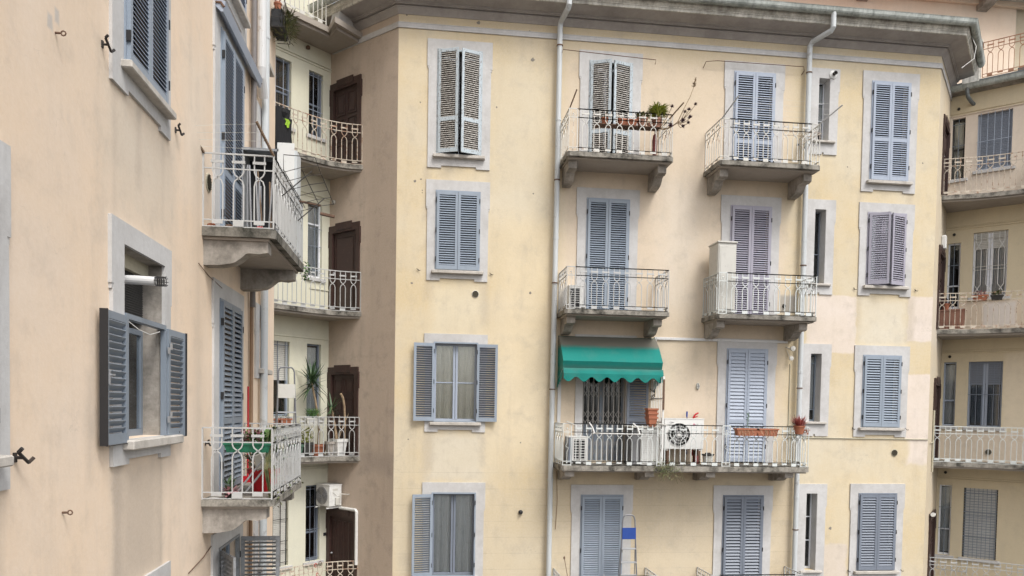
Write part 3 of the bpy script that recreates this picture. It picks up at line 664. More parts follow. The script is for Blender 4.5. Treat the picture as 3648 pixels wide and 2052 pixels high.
# narrow windows
for i, (a, b) in enumerate(rows_n):
    W, H = N4[1]-N4[0], b-a; Fm = FM @ Matrix.Translation((N4[0], 0, a)); bot = (.33, .265, .36, .25)[i]
    o = surround(MB(), W, H, 'window', .27, .225, .24, bot, earh=.55).build('window', 'surround', MW, Fm)
    o['label'] = 'narrow window deep in a stone frame'
    MB().bbox(-.13, W+.16, -.10, .0, -.06, -.004, .01).build('sill', 'sill', o)
    rv = MB(); rv.box(-.0, .0035, .0, .3, 0, H); rv.box(W-.0035, W, -.0, .3, 0, H); rv.box(0.0035, W-.0035, 0, .3, H-.0035, H); rv.build('reveal', 'surround', o)
    fm = ('dim', 'slate', 'blue', 'dim')[i]
    cm = MB(); y0, y1 = .24, .28
    cm.box(0, .03, y0, y1, 0, H); cm.box(W-.03, W, y0, y1, 0, H); cm.box(.03, W-.03, y0, y1, H-.03, H); cm.box(.03, W-.03, y0, y1, 0, .05)
    for b_ in ((.38, .66), (.42,), (.18, .86), (.37, .68))[i]: cm.box(.03, W-.03, y0, y1, H*b_-.012, H*b_+.012)
    cm.build('window_frame', ('whiteframe', 'slate', 'blue', 'whiteframe')[i], o)
    MB().box(.03, W-.03, .262, .267, .03, H-.03).build('glass_pane', 'glass', o)
    if i in (0, 2): curtain_mesh(W-.04, H*.8, .32, folds=5, seed=i).build('curtain', 'curtain_grey', o, T(.02, 0, H*.18))
# right window column
opening(MW, FM, 'window', *W5, *rows_5[0], mat='lightblue', mid=.95, bot=.27, l=.2, r=.2, label='tall window with pale blue shutters')
opening(MW, FM, 'window', *W5, *rows_5[1], mat='lavender', angL=29, angR=19, bot=.25, curt='curtain_grey', label='window with lavender shutters ajar')
opening(MW, FM, 'window', *W5, *rows_5[2], mat='blue', bot=.24, pitch=.062, tilt=42, sl=.056, label='window with blue shutters')
opening(MW, FM, 'window', *W5, *rows_5[3], mat='slate', bot=.25, pitch=.066, tilt=44, sl=.06, label='window with slate shutters')
# entrance doors on the side walls
def entry_door(par, F, x0, x1, z0, z1, panels, label, handle=True):
    W, H = x1-x0, z1-z0; Fm = F @ Matrix.Translation((x0, 0, z0))
    fr = MB(); t_ = .11
    fr.box(-.02, t_, -.035, .06, 0, H-.16); fr.box(W-t_, W+.02, -.035, .06, 0, H-.16); fr.box(-.02, W+.02, -.035, .06, H-.16, H+.02)
    fr.box(.22*W, .78*W, -.05, -.035, H-.10, H+.07); fr.box(-.05, -.02, -.045, .0, H-.5, H-.1); fr.box(W+.02, W+.05, -.045, 0, H-.5, H-.1)
    o = fr.build('door', 'door', par, Fm); o['label'] = label
    lf = MB(); lf.box(t_, W-t_, .03, .07, 0, H-.16)
    rows_, cols = panels; pw = (W-2*t_-.06)/cols; ph = (H-.3)/rows_
    for i in range(cols):
        for j in range(rows_):
            a = t_+.03+i*pw+.04; c = .08+j*ph+.04; b = a+pw-.08; d = c+ph-.08
            for q in ((a, b, c, c+.025), (a, b, d-.025, d), (a, a+.025, c+.025, d-.025), (b-.025, b, c+.025, d-.025)): lf.box(q[0], q[1], .012, .03, q[2], q[3])
            lf.box(a+.07, b-.07, .018, .03, c+.07, d-.07)
    lf.build('door_leaf', 'door', o)
    if handle: MB().lathe([(0, -.03), (.02, -.02), (.028, 0), (.015, .015), (.01, .04)], W*.14, .0, 1.02, 8, 'y').build('handle', 'alu', o)
    return o
entry_door(MW, FS, *dh[0], (3, 2), 'dark brown panelled entrance door of the top gallery')
entry_door(MW, FS, *dh[1], (1, 1), 'dark brown plain entrance door of the second gallery')
entry_door(MW, FS, *dh[2], (4, 2), 'dark brown panelled entrance door behind the potted plants')
entry_door(MW, FS, *dh[3], (1, 4), 'nearly black entrance door of the lowest gallery')
for h in dh2: entry_door(MW, FS2, *h, (3, 2), 'dark brown door seen edge on')
# cornice, string course, gutter
dS = ((RR[0]-C0[0])/SLEN, (RR[1]-C0[1])/SLEN)
pathM = [(C0[0]+dS[0]*SLEN*.97, C0[1]+dS[1]*SLEN*.97), C0, C1, (C1[0]+(R2[0]-C1[0])*.99, C1[1]+(R2[1]-C1[1])*.99)]
sweep([(.0, 8.66), (.028, 8.66), (.028, 8.67), (.022, 8.69), (.022, 8.765), (.03, 8.775), (.03, 8.785), (0, 8.79)], pathM).build('string_course', 'surround', MW, FW)
sweep([(0, 8.965), (.018, 8.968), (.03, 8.99), (.07, 9.03), (.12, 9.075), (.135, 9.08), (.135, 9.095), (.10, 9.10), (.10, 9.125), (.165, 9.13), (.165, 9.15), (.19, 9.155), (.19, 9.18),
       (.525, 9.235)], pathM, False).build('cornice', 'cornice', MW, FW)
sweep([(.525, 9.235), (.55, 9.24), (.552, 9.30), (.565, 9.305), (.565, 9.33), (.58, 9.345), (.595, 9.37), (.60, 9.395), (.60, 9.44), (.2, 9.50)], pathM, False).build('fascia', 'fascia', MW, FW)
gp = [(.605, 9.55)]+[(.685+.085*math.cos(math.pi+math.pi*k/8*1.0), 9.50-.10*math.sin(math.pi*k/8)) for k in range(9)]+[(.775, 9.525), (.785, 9.545), (.77, 9.548), (.755, 9.52)]
gut = [(C0[0]+.33, C0[1]), C1, pathM[3]]
sweep(gp, [pathM[0], C0, C1, pathM[3]], False).build('gutter', 'copper', MW, FW)
rf = MB(); d0 = .62
rf.add([(C0[0]-.25, 18-d0, 9.51), (C1[0]+.26, 18-d0, 9.51), (C1[0]+.26, 22.5, 10.35), (C0[0]-.25, 22.5, 10.35)], [(0, 1, 2, 3)])
rf.add([(C1[0]+.26, 18-d0, 9.51), (R2[0]+.5, 19.4, 9.51), (R2[0]+.5, 22.5, 10.35), (C1[0]+.26, 22.5, 10.35)], [(0, 1, 2, 3)])
rf.add([(C0[0]-.25, 18-d0, 9.51), (C0[0]-.25, 22.5, 10.35), (RR[0]-.6, 22.5, 10.0), (RR[0]-.2, 19.3, 9.51)], [(0, 1, 2, 3)])
rf.build('roof', 'roof', MW, FW)
# downpipes
pipe_part(MW, [(3.30, 17.31, 9.44), (3.29, 17.31, 9.12), (3.275, 17.36, 9.06), (3.20, 17.80, 8.98), (3.19, 17.85, 8.90), (3.185, 17.85, 5), (3.16, 17.85, -1), (3.16, 17.85, -4), (3.16, 17.85, ZG)], .062, 'pipe',
          clamps=(8.45, 5.35, 2.95, .45), joints=(6.75, 4.0, 1.1, -1.7, -2.6), label='left downpipe')
pipe_part(MW, [(9.63, 17.31, 9.44), (9.63, 17.31, 9.10), (9.61, 17.36, 9.04), (9.38, 17.80, 8.97), (9.345, 17.85, 8.88), (9.345, 17.85, 5), (9.345, 17.85, 0), (9.345, 17.85, ZG)], .062, 'pipe',
          clamps=(8.25, 3.6, .6, -2.9), joints=(6.9, 4.2, 1.0, -2.1), label='right downpipe')
# balconies
balcony(MW, FM, 3.25, 5.72, 5.76, 1.0, 'rail', (3.33, 5.42), label='top left balcony', orn=(True, False))
balcony(MW, FM, 6.80, 9.27, 5.76, 1.0, 'rail', (6.9, 8.96), label='top right balcony', orn=(True, True))
balcony(MW, FM, 3.27, 5.72, 2.25, 1.0, 'railgrey', (3.36, 5.4), label='second floor left balcony', orn=(True, False), bh=.36)
balcony(MW, FM, 6.84, 9.30, 2.25, 1.0, 'railblue', (6.92, 8.96), label='second floor right balcony', orn=(True, False), bh=.36)
bl = balcony(MW, FM, 3.25, 9.22, -1.29, 1.0, 'railblue', (3.36, 5.25, 6.72, 8.66), label='long shared balcony under the awning', orns_at=(2.2, 3.77), th=.12, bh=.24, bout=.88, bw=.22)
balcony(MW, FM, 3.27, 5.62, -4.80, .96, 'railgrey', (3.36, 5.3), label='lowest left balcony', bh=.3)
balcony(MW, FM, 6.86, 9.2, -4.80, .96, 'railgrey', (6.9, 8.9), label='lowest right balcony', bh=.3)
# wall fittings that belong to the wall
def wall_vent(par, F, x, z, r=.08, mat='pipecream', grille='dim'):
    mb = MB(); mb.lathe([(r*.86, .0), (r, 0), (r, .012), (r*.86, .016)], x, 0, z, 20, 'y')
    o = mb.build('wall_vent', mat, par, F)
    m2 = MB(); m2.lathe([(0, .018), (r*.86, .018)], x, 0, z, 20, 'y')
    k = 7
    for i in range(k):
        zz = z-r*.8+1.6*r*i/(k-1); hw = math.sqrt(max(0, (r*.85)**2-(zz-z)**2)); m2.box(x-hw, x+hw, -.026, -.018, zz-.004, zz+.004)
    m2.build('vent_grille', grille, o); return o
wall_vent(MW, FM, 1.32, 2.648, .085, 'plasticd', 'ventbrown'); wall_vent(MW, FM, 12.005, -.977, .09, 'pipecream', 'ventbrown')
def holdback(par, F, x, z, s=1.):
    mb = MB(); mb.tube([(x, 0, z), (x, -.05*s, z)], .011*s, 6); mb.tube([(x-.05*s, -.05*s, z+.035*s), (x, -.055*s, z), (x+.06*s, -.055*s, z-.035*s)], .011*s, 6)
    mb.tube([(x+.06*s, -.055*s, z-.035*s), (x+.085*s, -.075*s, z-.005*s)], .012*s, 6); mb.tube([(x-.05*s, -.05*s, z+.035*s), (x-.055*s, -.075*s, z+.06*s)], .013*s, 6)
    mb.box(x-.016*s, x+.016*s, -.012*s, 0, z-.03*s, z+.03*s)
    return mb.build('shutter_holdback', 'iron', par, F)
for x, z in ((-.02, 3.16), (1.68, 3.12), (10.78, 3.1), (12.42, 3.12), (10.86, -.38), (12.3, -.38), (10.86, -3.98), (12.3, -3.98)): holdback(MW, FM, x, z, .55)
# conduit across the bay and the cable under the right windows
MB().bbox(5.7, 9.06, -.045, 0, 1.70, 1.765, .006).build('cable_duct', 'pipewhite', MW, FM)
MB().bbox(5.665, 5.72, -.045, 0, 1.45, 1.768, .006).build('cable_duct', 'pipewhite', MW, FM)
MB().tube([(9.1, -.02, -.62), (12.885, -.02, -.63), (12.93, .03, -.63)], .013, 6).build('conduit', 'pipecream', MW, FM)
MB().tube([(9.15, -.015, 1.2), (9.15, -.015, -.55)], .012, 5).build('conduit', 'pipecream', MW, FM)
MB().tube([(9.46, -.01, 8.4), (9.46, -.012, 5.8)], .007, 4).build('conduit', 'pipebrown', MW, FM)
MB().tube([(3.33, -.012, -1.5), (3.36, -.03, -2.2), (3.33, -.012, -2.9)], .008, 4).build('cable', 'pipebrown', MW, FM)
# plaster scars: small holes and knocks
rs = random.Random(3); mb = MB()
for x, z, r in ((.02, 5.25, .022), (-.12, 5.2, .03), (.05, 5.0, .014), (.05, 4.94, .012), (-.16, 2.85, .03), (2.62, 2.72, .03), (-.2, -.78, .02), (2.45, -.83, .022), (2.65, 5.05, .02), (1.3, 8.9, .045), (2.5, 8.78, .03), (-.35, 8.95, .02),
                (1.75, 7.0, .02), (-.02, 7.0, .02), (10.5, 6.1, .02), (12.5, 6.3, .02), (5.66, 7.35, .018), (10.35, -2.9, .04), (2.58, 8.15, .05)):
    n = 9; mb.add([(x, -.004, z)]+[(x+r*rs.uniform(.6, 1.3)*math.cos(2*math.pi*i/n), -.003, z+r*rs.uniform(.6, 1.3)*math.sin(2*math.pi*i/n)) for i in range(n)], [(0, 1+i, 1+(i+1) % n) for i in range(n)])
mb.build('plaster_scars', stone('plaster_scar', (.24, .22, .19), (.15, .13, .12), .5, 10), MW, FM)

# ------------------------------------------------------------------ cream corner with galleries (left)
CW = thing('stair_corner', 'cream plastered recessed corner with access galleries and barred windows, left of the yellow wing', 'building', T(-3.2, 18.7, ZG))
FC = rel(CW, F_C)
CN = (-.66, -.235); CB = (-2.02, -1.165)
crows = [(6.55, 8.09), (3.12, 4.94), (-.3, 1.485), (-3.91, -2.012)]
ch = [(*c, a, b, .16) for c in (CN, CB) for a, b in crows]
wall('wall', 'wall_cream', -3.3, 0, ZG, 12.6, ch, CW, FC)
def barred(par, F, x0, x1, z0, z1, nb, cross, frame, barm, blind=None, label=None, sillm='surround', bars_out=.02, casm=(.5,), curt=None, mull=False, ledge=True):
    W, H = x1-x0, z1-z0; Fm = F @ Matrix.Translation((x0, 0, z0))
    o = casement(W, H, .10, casm, .04, mull).build('window', frame, par, Fm)
    if label: o['label'] = label
    MB().box(.03, W-.03, .108, .113, .03, H-.03).build('glass_pane', 'glass', o)
    if barm:
        mb = MB()
        for i in range(nb): x = W*(i+.5)/nb if nb > 3 else W*(i+1)/(nb+1); mb.tube([(x, bars_out, 0), (x, bars_out, H)], .009, 4)
        for c in cross: mb.tube([(0, bars_out, H*c), (W, bars_out, H*c)], .009, 4)
        mb.build('window_bars', barm, o)
    if blind:
        b0, colr = blind; bm = MB(); n = int(H*(1-b0)/.045)
        for i in range(n): z = H*b0+i*(H*(1-b0))/n; bm.box(.035, W-.035, .072, .092, z+.003, z+(H*(1-b0))/n-.002)
        bm.build('roller_blind', colr, o)
    if curt: curtain_mesh(W-.05, H-.1, .18, folds=9, seed=int(abs(x0*7+z0*3))+1).build('curtain', curt, o, T(.025, 0, .05))
    if ledge: MB().bbox(-.08, W+.1, -.05, 0, -.09, -.006, .006).build('sill', sillm, o)
    return o
barred(CW, FC, *CB, *crows[0], 3, (.55,), 'slate', 'lightblue', curt='dim', label='barred window')  # dark sheet added behind the glass to paint the dim room
barred(CW, FC, *CN, *crows[0], 2, (.4, .93), 'slate', 'lightblue', curt='dim', label='narrow barred window')  # its dark sheet is also added, standing for the unlit room
barred(CW, FC, *CN, *crows[1], 1, (.1, .42, .66), 'whiteframe', 'greyblue', label='narrow barred window with a white frame', casm=(.72,), curt='curtain_grey')
barred(CW, FC, *CB, *crows[1], 3, (.5,), 'whiteframe', 'greyblue')
barred(CW, FC, *CB, *crows[2], 4, (.05, .95), 'blue', 'slate', blind=(.48, 'plasticd'), label='window with a half lowered blind')
barred(CW, FC, *CN, *crows[2], 2, (), 'slate', None, casm=(.55,), curt='curtain_grey')
barred(CW, FC, *CB, *crows[3], 3, (.05, .2, .32, .6, .9), 'blk', 'iron', blind=(.0, 'plasticd'), label='window behind wrought iron bars')
barred(CW, FC, *CN, *crows[3], 2, (.05, .42, .72, .95), 'slate', 'slate', casm=(.38,), label='narrow barred window beside the lowest door')
for z in (8.25, 5.07, 1.62, -1.62):
    MB().bbox(-3.3, -.0, -.022, 0, z-.012, z+.022, .004).build('moulding', 'wall_cream', CW, FC)
    if z != 1.62: MB().bbox(-3.3, -.0, -.03, 0, z+.05, z+.075, .004).build('moulding', 'wall_cream', CW, FC)
MB().bbox(-.6, 0, -.022, 0, 2.83, 2.87, .004).build('moulding', 'wall_cream', CW, FC)
gcur = [(0, 1.23), (-.28, .99), (-.67, .80), (-1.06, .735), (-1.64, .705), (-2.2, .73), (-2.9, .95), (-3.3, 1.25)]
gallery(CW, FC, gcur, 5.76, 'railrust', label='top gallery with a rusty railing')
gallery(CW, FC, gcur, 2.25, 'railgrey', label='second gallery')
gallery(CW, FC, gcur, -1.25, 'railgrey', label='third gallery')
gallery(CW, FC, gcur, -4.76, 'railrust', label='lowest gallery')
# top floor slab, straight, running into the cornice
mb = MB(); poly = [(-3.3, -.68), (-.68, -.75), (-.9, -1.25), (0, -1.16), (0, -.002), (-3.3, -.002)]
mb.prism(poly, 8.76, 8.89); mb.prism([(-3.3, -.6), (-.6, -.68), (-.75, -1.12), (0, -1.05), (0, -.002), (-3.3, -.002)], 8.69, 8.758)
o = mb.build('gallery', 'soffit', CW, FC)
rb = MB(); rail_run(rb, Path([(-3.3, -.64), (-.72, -.70)]), 8.89, .95); rb.build('railing', 'rail', o)
mb = MB(); mb.exty([(-.62, 8.9), (-.05, 8.9), (-.05, 10.6), (-.2, 10.6)], -.98, -.70); mb.build('stair_parapet', 'surround', CW, FC)
pc = [(-1.03, -.05, 8.45), (-1.03, -.05, ZG)]
pipe_part(CW, [FC @ Vector(p) for p in [(-.78, -.05, 8.53), (-1.03, -.05, 8.52)]+pc[:1]+[(-1.03, -.05, 2), (-1.03, -.05, ZG)]], .032, 'pipecream', joints=(7, 4.2, 1.1, -.4, -2.6), n=8)
MB().lathe([(0, 0), (.05, 0), (.05, .05), (.03, .07)], -.74, -.06, 8.54, 10).build('drain', 'rust', CW, FC)

# ------------------------------------------------------------------ right recessed wing
RW = thing('recessed_wing', 'pale yellow recessed wing at the right edge with rusty galleries and barred windows', 'building', T(16, 18.5, ZG))
FR = rel(RW, F_R)
RB_ = (.66, 1.46); RN = (.06, .37)
rrows = [(6.64, 8.15), (3.22, 4.97), (-.32, 1.47), (-3.91, -1.99)]
rn = [(6.5, 8.15), (2.95, 4.75), (-.3, 1.47), (-3.91, -1.95)]
wall('wall', 'wall_right', 0, 7, ZG, 8.80, [(*RB_, *r, .16) for r in rrows]+[(*RN, *r, .14) for r in rn], RW, FR)
o = barred(RW, FR, *RB_, *rrows[0], 5, (.5,), 'lightblue', 'lightblue', blind=(.03, 'slate'), label='window with blue bars and a lowered blind', bars_out=-.05)
o = barred(RW, FR, *RB_, *rrows[1], 0, (.42, .47, .9), 'whiteframe', 'plasticd', blind=(.74, 'plasticd'), label='window with a curved white grille', mull=True, casm=(), curt='greyblue')
mb = MB()
for i in range(3):
    c = .13+.27*i
    for sg in (-1, 1): mb.tube([(c+sg*.06, -.01, 1.72), (c+sg*.06, -.01, 1.5), (c, -.01, 1.37), (c-sg*.07, -.01, 1.26), (c-sg*.07, -.01, .33), (c, -.01, .22), (c+sg*.06, -.01, .12), (c+sg*.06, -.01, .02)], .011, 4)
mb.build('window_bars', 'plastic', o)
o = barred(RW, FR, *RB_, *rrows[2], 6, (.5, .97), 'lightblue', 'slate', blind=(.66, 'slate'), label='window with dark glass and a blue frame', casm=(.66,), mull=True)
o = barred(RW, FR, *RB_, *rrows[3], 8, (.3, .6, .66, .93)+tuple(i/26 for i in range(1, 26)), 'dim', 'greyblue', blind=(.0, 'plastic'), label='window with a pale blind behind close bars')
barred(RW, FR, *RN, *rn[0], 1, (.55, .9), 'dim', 'greyblue', curt='curtain')
barred(RW, FR, *RN, *rn[1], 1, (.35, .66), 'whiteframe', 'greyblue', casm=(.35,))
barred(RW, FR, *RN, *rn[2], 0, (), 'lightblue', None, casm=(.4,), curt='curtain_grey')
barred(RW, FR, *RN, *rn[3], 1, (.38, .68), 'whiteframe', 'greyblue', casm=(.37,), curt='curtain_grey')
for z in (8.22, 5.12, 1.72, -1.78):
    MB().bbox(0, 7, -.03, 0, z-.015, z+.02, .004).build('moulding', 'wall_right', RW, FR)
    MB().bbox(0, 7, -.022, 0, z+.05, z+.075, .004).build('moulding', 'wall_right', RW, FR)
rcur = [(0, 1.40), (.45, 1.24), (.95, 1.05), (1.85, .92), (3.2, .90), (5, .9), (7, .9)]
gallery(RW, FR, rcur, 5.76, 'railrust', label='top gallery with a rust streaked railing')
gallery(RW, FR, rcur, 2.25, 'railrust', label='second gallery with pots')
gallery(RW, FR, rcur, -1.25, 'railblue', label='third gallery')
gallery(RW, FR, rcur, -4.76, 'railgrey', label='lowest gallery')
pipe_part(RW, [FR @ Vector(p) for p in [(.52, -.04, 5.55), (.52, -.04, 2), (.52, -.04, -1.6), (.52, -.045, -1.7), (.52, -.045, -4.3)]], .022, 'pipebrown', n=6)
pipe_part(RW, [FR @ Vector(p) for p in [(.52, -.05, -1.45), (.52, -.05, -4.25)]], .028, 'pipedark', n=6)
# eaves, gutter, terrace
sweep([(0, 8.76), (.22, 8.80), (.22, 8.84), (0, 8.86)], [R2, (R2[0]+5, R2[1]-5)]).build('eaves', 'concrete', RW, rel(RW, Matrix.Identity(4)))
gp2 = [(.17, 8.93)]+[(.25+.08*math.cos(math.pi+math.pi*k/8), 8.89-.09*math.sin(math.pi*k/8)) for k in range(9)]+[(.335, 8.92), (.345, 8.935), (.33, 8.94)]
sweep(gp2, [(R2[0]-.1, R2[1]+.1), (R2[0]+5, R2[1]-5)]).build('gutter', 'copper', RW, rel(RW, Matrix.Identity(4)))
mb = MB(); mb.add([(-.2, -.2, 8.92), (7, -.2, 8.92), (7, 1.05, 9.35), (-.2, 1.05, 9.35)], [(0, 1, 2, 3)]); mb.box(-.5, 7, 1.05, 1.25, 8.9, 9.5); mb.box(-.5, 7, 1.25, 6, 9.2, 9.5)
mb.build('terrace', 'lead', RW, FR)
rb = MB(); rail_run(rb, Path([(.58, 1.15), (5.5, 1.15)]), 9.55, .98, first=1); rb.build('railing', 'railorange', RW, FR)
mb = MB(); mb.bbox(.1, .52, 1.02, 1.4, 9.3, 10.5, .01); mb.bbox(.06, .58, .98, 1.44, 10.5, 10.58, .01); mb.build('terrace_pillar', 'fascia', RW, FR)
MB().tube([(.42, -.27, 8.84), (.42, -.27, 8.70), (.44, -.24, 8.6), (.50, -.12, 8.50), (.55, .02, 8.46)], .05, 10).build('downpipe', 'lead', RW, FR)
for z in (8.42, 4.98, 1.62, -1.60): wall_vent(RW, FR, .2, z-.02 if z > 8 else z, .045, 'wall_right', 'dim')
wall_vent(RW, FR, 1.2, -.98, .085, 'plasticd', 'ventbrown')

# ------------------------------------------------------------------ taller building behind
FB = thing('upper_building', 'tall pale peach building behind the roof gutter with a weathered balcony slab on brackets', 'building', T(17, 22.4, ZG))
FF = rel(FB, T(0, 22.4, 0))
wall('wall', 'wall_far', 6, 18.55, 4, 16, [], FB, FF)
MB().box(18.55, 34, .12, .5, 4, 16).build('wall', 'wall_beige', FB, FF)
MB().box(6, 34, -.75, -.0, 12.95, 13.25).build('balcony_slab', 'fascia', FB, FF)
MB().box(6, 34, -.12, -.0, 12.80, 12.948).build('moulding', 'wall_far', FB, FF)
for x in (9.3, 13.35, 17.35, 21.3):
    MB().extx([(0, 12.95), (-.62, 12.95), (-.62, 12.80), (-.3, 12.68), (0, 12.62)], x-.17, x+.17).build('bracket', 'concrete', FB, FF)

# ------------------------------------------------------------------ peach wing on the left
LW = thing('peach_wing', 'peach plastered building wing filling the left side, seen at a sharp angle, with two balconies', 'building', T(LX, 10, ZG))
FL = rel(LW, F_L)
LA = (7.69, 8.865); LO = (4.18, 5.4); LD = (11.22, 12.48); LN = (13.98, 14.5)
L2 = (11.15, 12.6)
lh = [(*LA, 3.19, 5.0), (*LA, -.37, 1.49, .42), (*LO, 3.19, 5.0), (*LO, -.37, 1.49), (*LD, 2.25, 5.22), (*LD, -1.27, 1.475), (*LD, -4.76, -2.07, .2),
      (*L2, 5.98, 8.2), (*LN, 6.1, 8.2), (*LN, 3.95, 4.95), (*LN, .62, 1.52), (*LN, -2.9, -2.0), (*LA, -3.9, -2.02), (*LA, 6.6, 8.8)]
wall('wall', 'wall_peach', -3, LEND, ZG, 12.6, lh, LW, FL)
MB().box(-3, LEND, -.6, .9, 12.6, 12.9).build('roof', 'cornice', LW, FL)
# hidden return wall and the notch
wall('wall', 'wall_peach', 0, 2.42, ZG, 12.6, [], LW, rel(LW, T(LX, LEND, 0, 135)))
opening(LW, FL, 'window', *LA, 3.19, 5.0, mat='blue', slat='lightblue', tilt=38, pitch=.045, l=.275, r=.2, bot=.27, label='window with closed blue shutters near the top left')  # slats coloured lighter than the leaves to paint light on their edges
opening(LW, FL, 'window', *LA, 6.6, 8.8, mat='blue', l=.275, r=.2, bot=.27)
opening(LW, FL, 'window', *LO, 3.19, 5.0, mat='blue', l=.275, r=.23, bot=.25)
opening(LW, FL, 'window', *LO, -.37, 1.49, mat='blue', l=.275, r=.23, bot=.25)
opening(LW, FL, 'window', *LA, -3.9, -2.02, mat='blue', l=.275, r=.2, bot=.25, top=.2)
# the open window
W, H = LA[1]-LA[0], 1.86
o = surround(MB(), W, H, 'window', .275, .2, .21, .24, .035).build('window', 'surround', LW, FL @ T(LA[0], 0, -.37)); o['label'] = 'open window with grey blue shutters folded back on the wall'
MB().bbox(-.05, W+.34, -.14, .0, -.10, -.004, .012).build('sill', 'sill', o)
rv = MB(); rv.box(0, .004, 0, .4, 0, H); rv.box(W-.004, W, 0, .4, 0, H); rv.box(.004, W-.004, 0, .4, H-.004, H); rv.build('reveal', 'concrete', o)
MB().box(0, W, -.05, .03, 1.16, 1.21).build('transom', 'greyblue', o)
sm = MB(); sm.box(.02, W-.02, .2, .22, 1.21, H-.02)
for i in range(24): z = 1.23+i*.025; sm.box(.02, W-.02, .19, .2, z, z+.012)
sm.build('roller_blind', 'dim', o)
MB().box(0, W, .14, .2, H-.14, H-.004).build('blind_box', 'pipecream', o)
cs = MB(); cs.box(0, .04, -.06, 0.0, 0, 1.16); cs.box(W-.04, W, -.06, .0, 0, 1.16); cs.build('shutter_casing', 'greyblue', o)
casement(W-.02, 1.14, .22, (), .055).build('window_frame', 'greyblue', o, T(.01, 0, .0))
MB().box(.07, W-.07, .215, .22, .07, 1.1).build('glass_pane', 'glass', o)
curtain_mesh(W-.1, 1.1, .32, 14, seed=4).build('curtain', 'curtain_grey', o, T(.05, 0, .02))
lw = .585
for rt in (False, True):
    lf = leaf_mesh(lw, 1.21, rt, None, .062, 44, th=.045, stile=.07, sl=.064)
    s_ = lf.build('shutter', ['greyblue', 'greyblue'], o, T(.0 if not rt else W, -.05, -.03, -178 if not rt else 179))
    fm = MB(); f_ = -1 if rt else 1
    a, b = sorted((f_*.0, f_*(lw+.01)))
    fm.box(a, b, .024, .034, -.004, 0.0); ea, eb = sorted((f_*lw, f_*(lw+.012))); fm.box(ea, eb, -.03, .04, 0, 1.21); fm.build('shutter_rim', 'blk', s_)
    if not rt:
        hm = MB(); hm.box(lw-.055, lw-.03, .022, .04, .55, .68); hm.box(lw-.14, lw-.045, .04, .052, .625, .64); hm.build('handle', 'alu', s_)
    else:
        hm = MB()
        for z in (.22, .98): hm.box(-.09, -.02, .03, .037, z, z+.07); hm.box(-.02, .05, .03, .037, z-.05, z+.02)
        hm.build('hinge', 'alu', s_)
MB().tube([(.02, -.05, 1.14), (.3, -.06, 1.08), (.62, -.06, 1.06), (.95, -.05, 1.12)], .005, 4).build('cord', 'plastic', o)
fl = MB(); fl.tube([(.0+.14, .25, .81+.75), (.14, -.2, .80+.76)], .05, 12)
# balcony doors
def ldoor(z0, z1, mat, mid, label, slat=None, **k):
    return opening(LW, FL, 'balcony_door', *LD, z0, z1, mat=mat, slat=slat, kind='door', l=.275, r=.25, mid=mid, label=label, **k)
ldoor(2.25, 5.22, 'blue', .95, 'balcony door with blue shutters and a sliding box above', slat='lightblue', pitch=.05, tilt=30)  # lighter slat colour stands in for light catching the slat edges
ldoor(-1.27, 1.475, 'greyblue', .95, 'balcony door with grey blue shutters', pitch=.075, tilt=50, sl=.066)
o = ldoor(-4.76, -2.07, 'oldgrey', .95, 'balcony door with weathered grey shutters standing open', slat='oldgrey', angL=150, angR=92, pitch=.062, curt='curtain', framemat='greyblue')
bm = MB(); bm.extx([(-.10, 5.30), (-.13, 5.30), (-.16, 5.44), (0, 5.50), (0, 5.40)], 10.95, 13.45); bm.build('awning_box', 'lightblue', LW, FL)
for x in (10.95, 13.45): MB().tube([(x, 0, 5.42), (x, -.10, 5.42), (x, -.14, 5.36)], .02, 5).build('awning_bracket', 'rust', LW, FL)
opening(LW, FL, 'window', *L2, 5.98, 8.2, mat='lightblue', l=.25, r=.25, bot=.27)
for z0, z1, b in ((6.1, 8.2, .35), (3.95, 4.95, .3), (.62, 1.52, .18), (-2.9, -2.0, .18)):
    W, H = LN[1]-LN[0], z1-z0
    o = surround(MB(), W, H, 'window', .3, .22, .22, b, earh=.5).build('window', 'surround', LW, FL @ T(LN[0], 0, z0))
    MB().bbox(-.1, W+.24, -.12, 0, -.09, -.004, .01).build('sill', 'sill', o)
    casement(W, H, .2, (.5,), .04, False).build('window_frame', 'slate', o); MB().box(.03, W-.03, .2, .205, .03, H-.03).build('glass_pane', 'glass', o)
# balconies of the peach wing
b1 = balcony(LW, FL, 10.42, 13.0, 2.29, .93, 'railgrey', (10.5, 12.62), label='upper balcony of the peach wing, rusty railing', orn=(False, False), slabmat='mossy', bh=.33, bout=.82, inset=.03, th=.12, bw=.24)
b2 = balcony(LW, FL, 10.42, 12.95, -1.28, .93, 'railgrey', (10.5, 12.6), label='lower balcony of the peach wing', orn=(False, False), bh=.33, bout=.82, inset=.03, th=.09, bw=.24)
balcony(LW, FL, 10.42, 12.95, -4.80, .93, 'railgrey', (10.5, 12.6), orn=(False, False))
lp = lambda y, o_, z: (LX+o_, y, z)
def lpipe(pts, r, mat, **k): return pipe_part(LW, [Vector(lp(*p)) for p in pts], r, mat, **k)
lpipe([(14.02, .10, 12.4), (14.02, .10, 3), (14.02, .10, -1.2), (14.02, .10, ZG)], .065, 'pipe', joints=(13.5, 12.1, 7.4+8.27, 14.2, 8.6, 6.4), clamps=(14.9, 8.0), label='pale blue grey downpipe')
lpipe([(13.62, .11, 12.4), (13.62, .11, 5.7), (13.66, .10, 5.55), (13.84, .1, 5.28)], .075, 'pipewhite', label='fat white flue pipe')
lpipe([(13.2, .07, 12.4), (13.2, .07, 1.6)], .045, 'pipedark'); lpipe([(13.22, .05, 1.7), (13.22, .05, ZG)], .03, 'pipebrown')
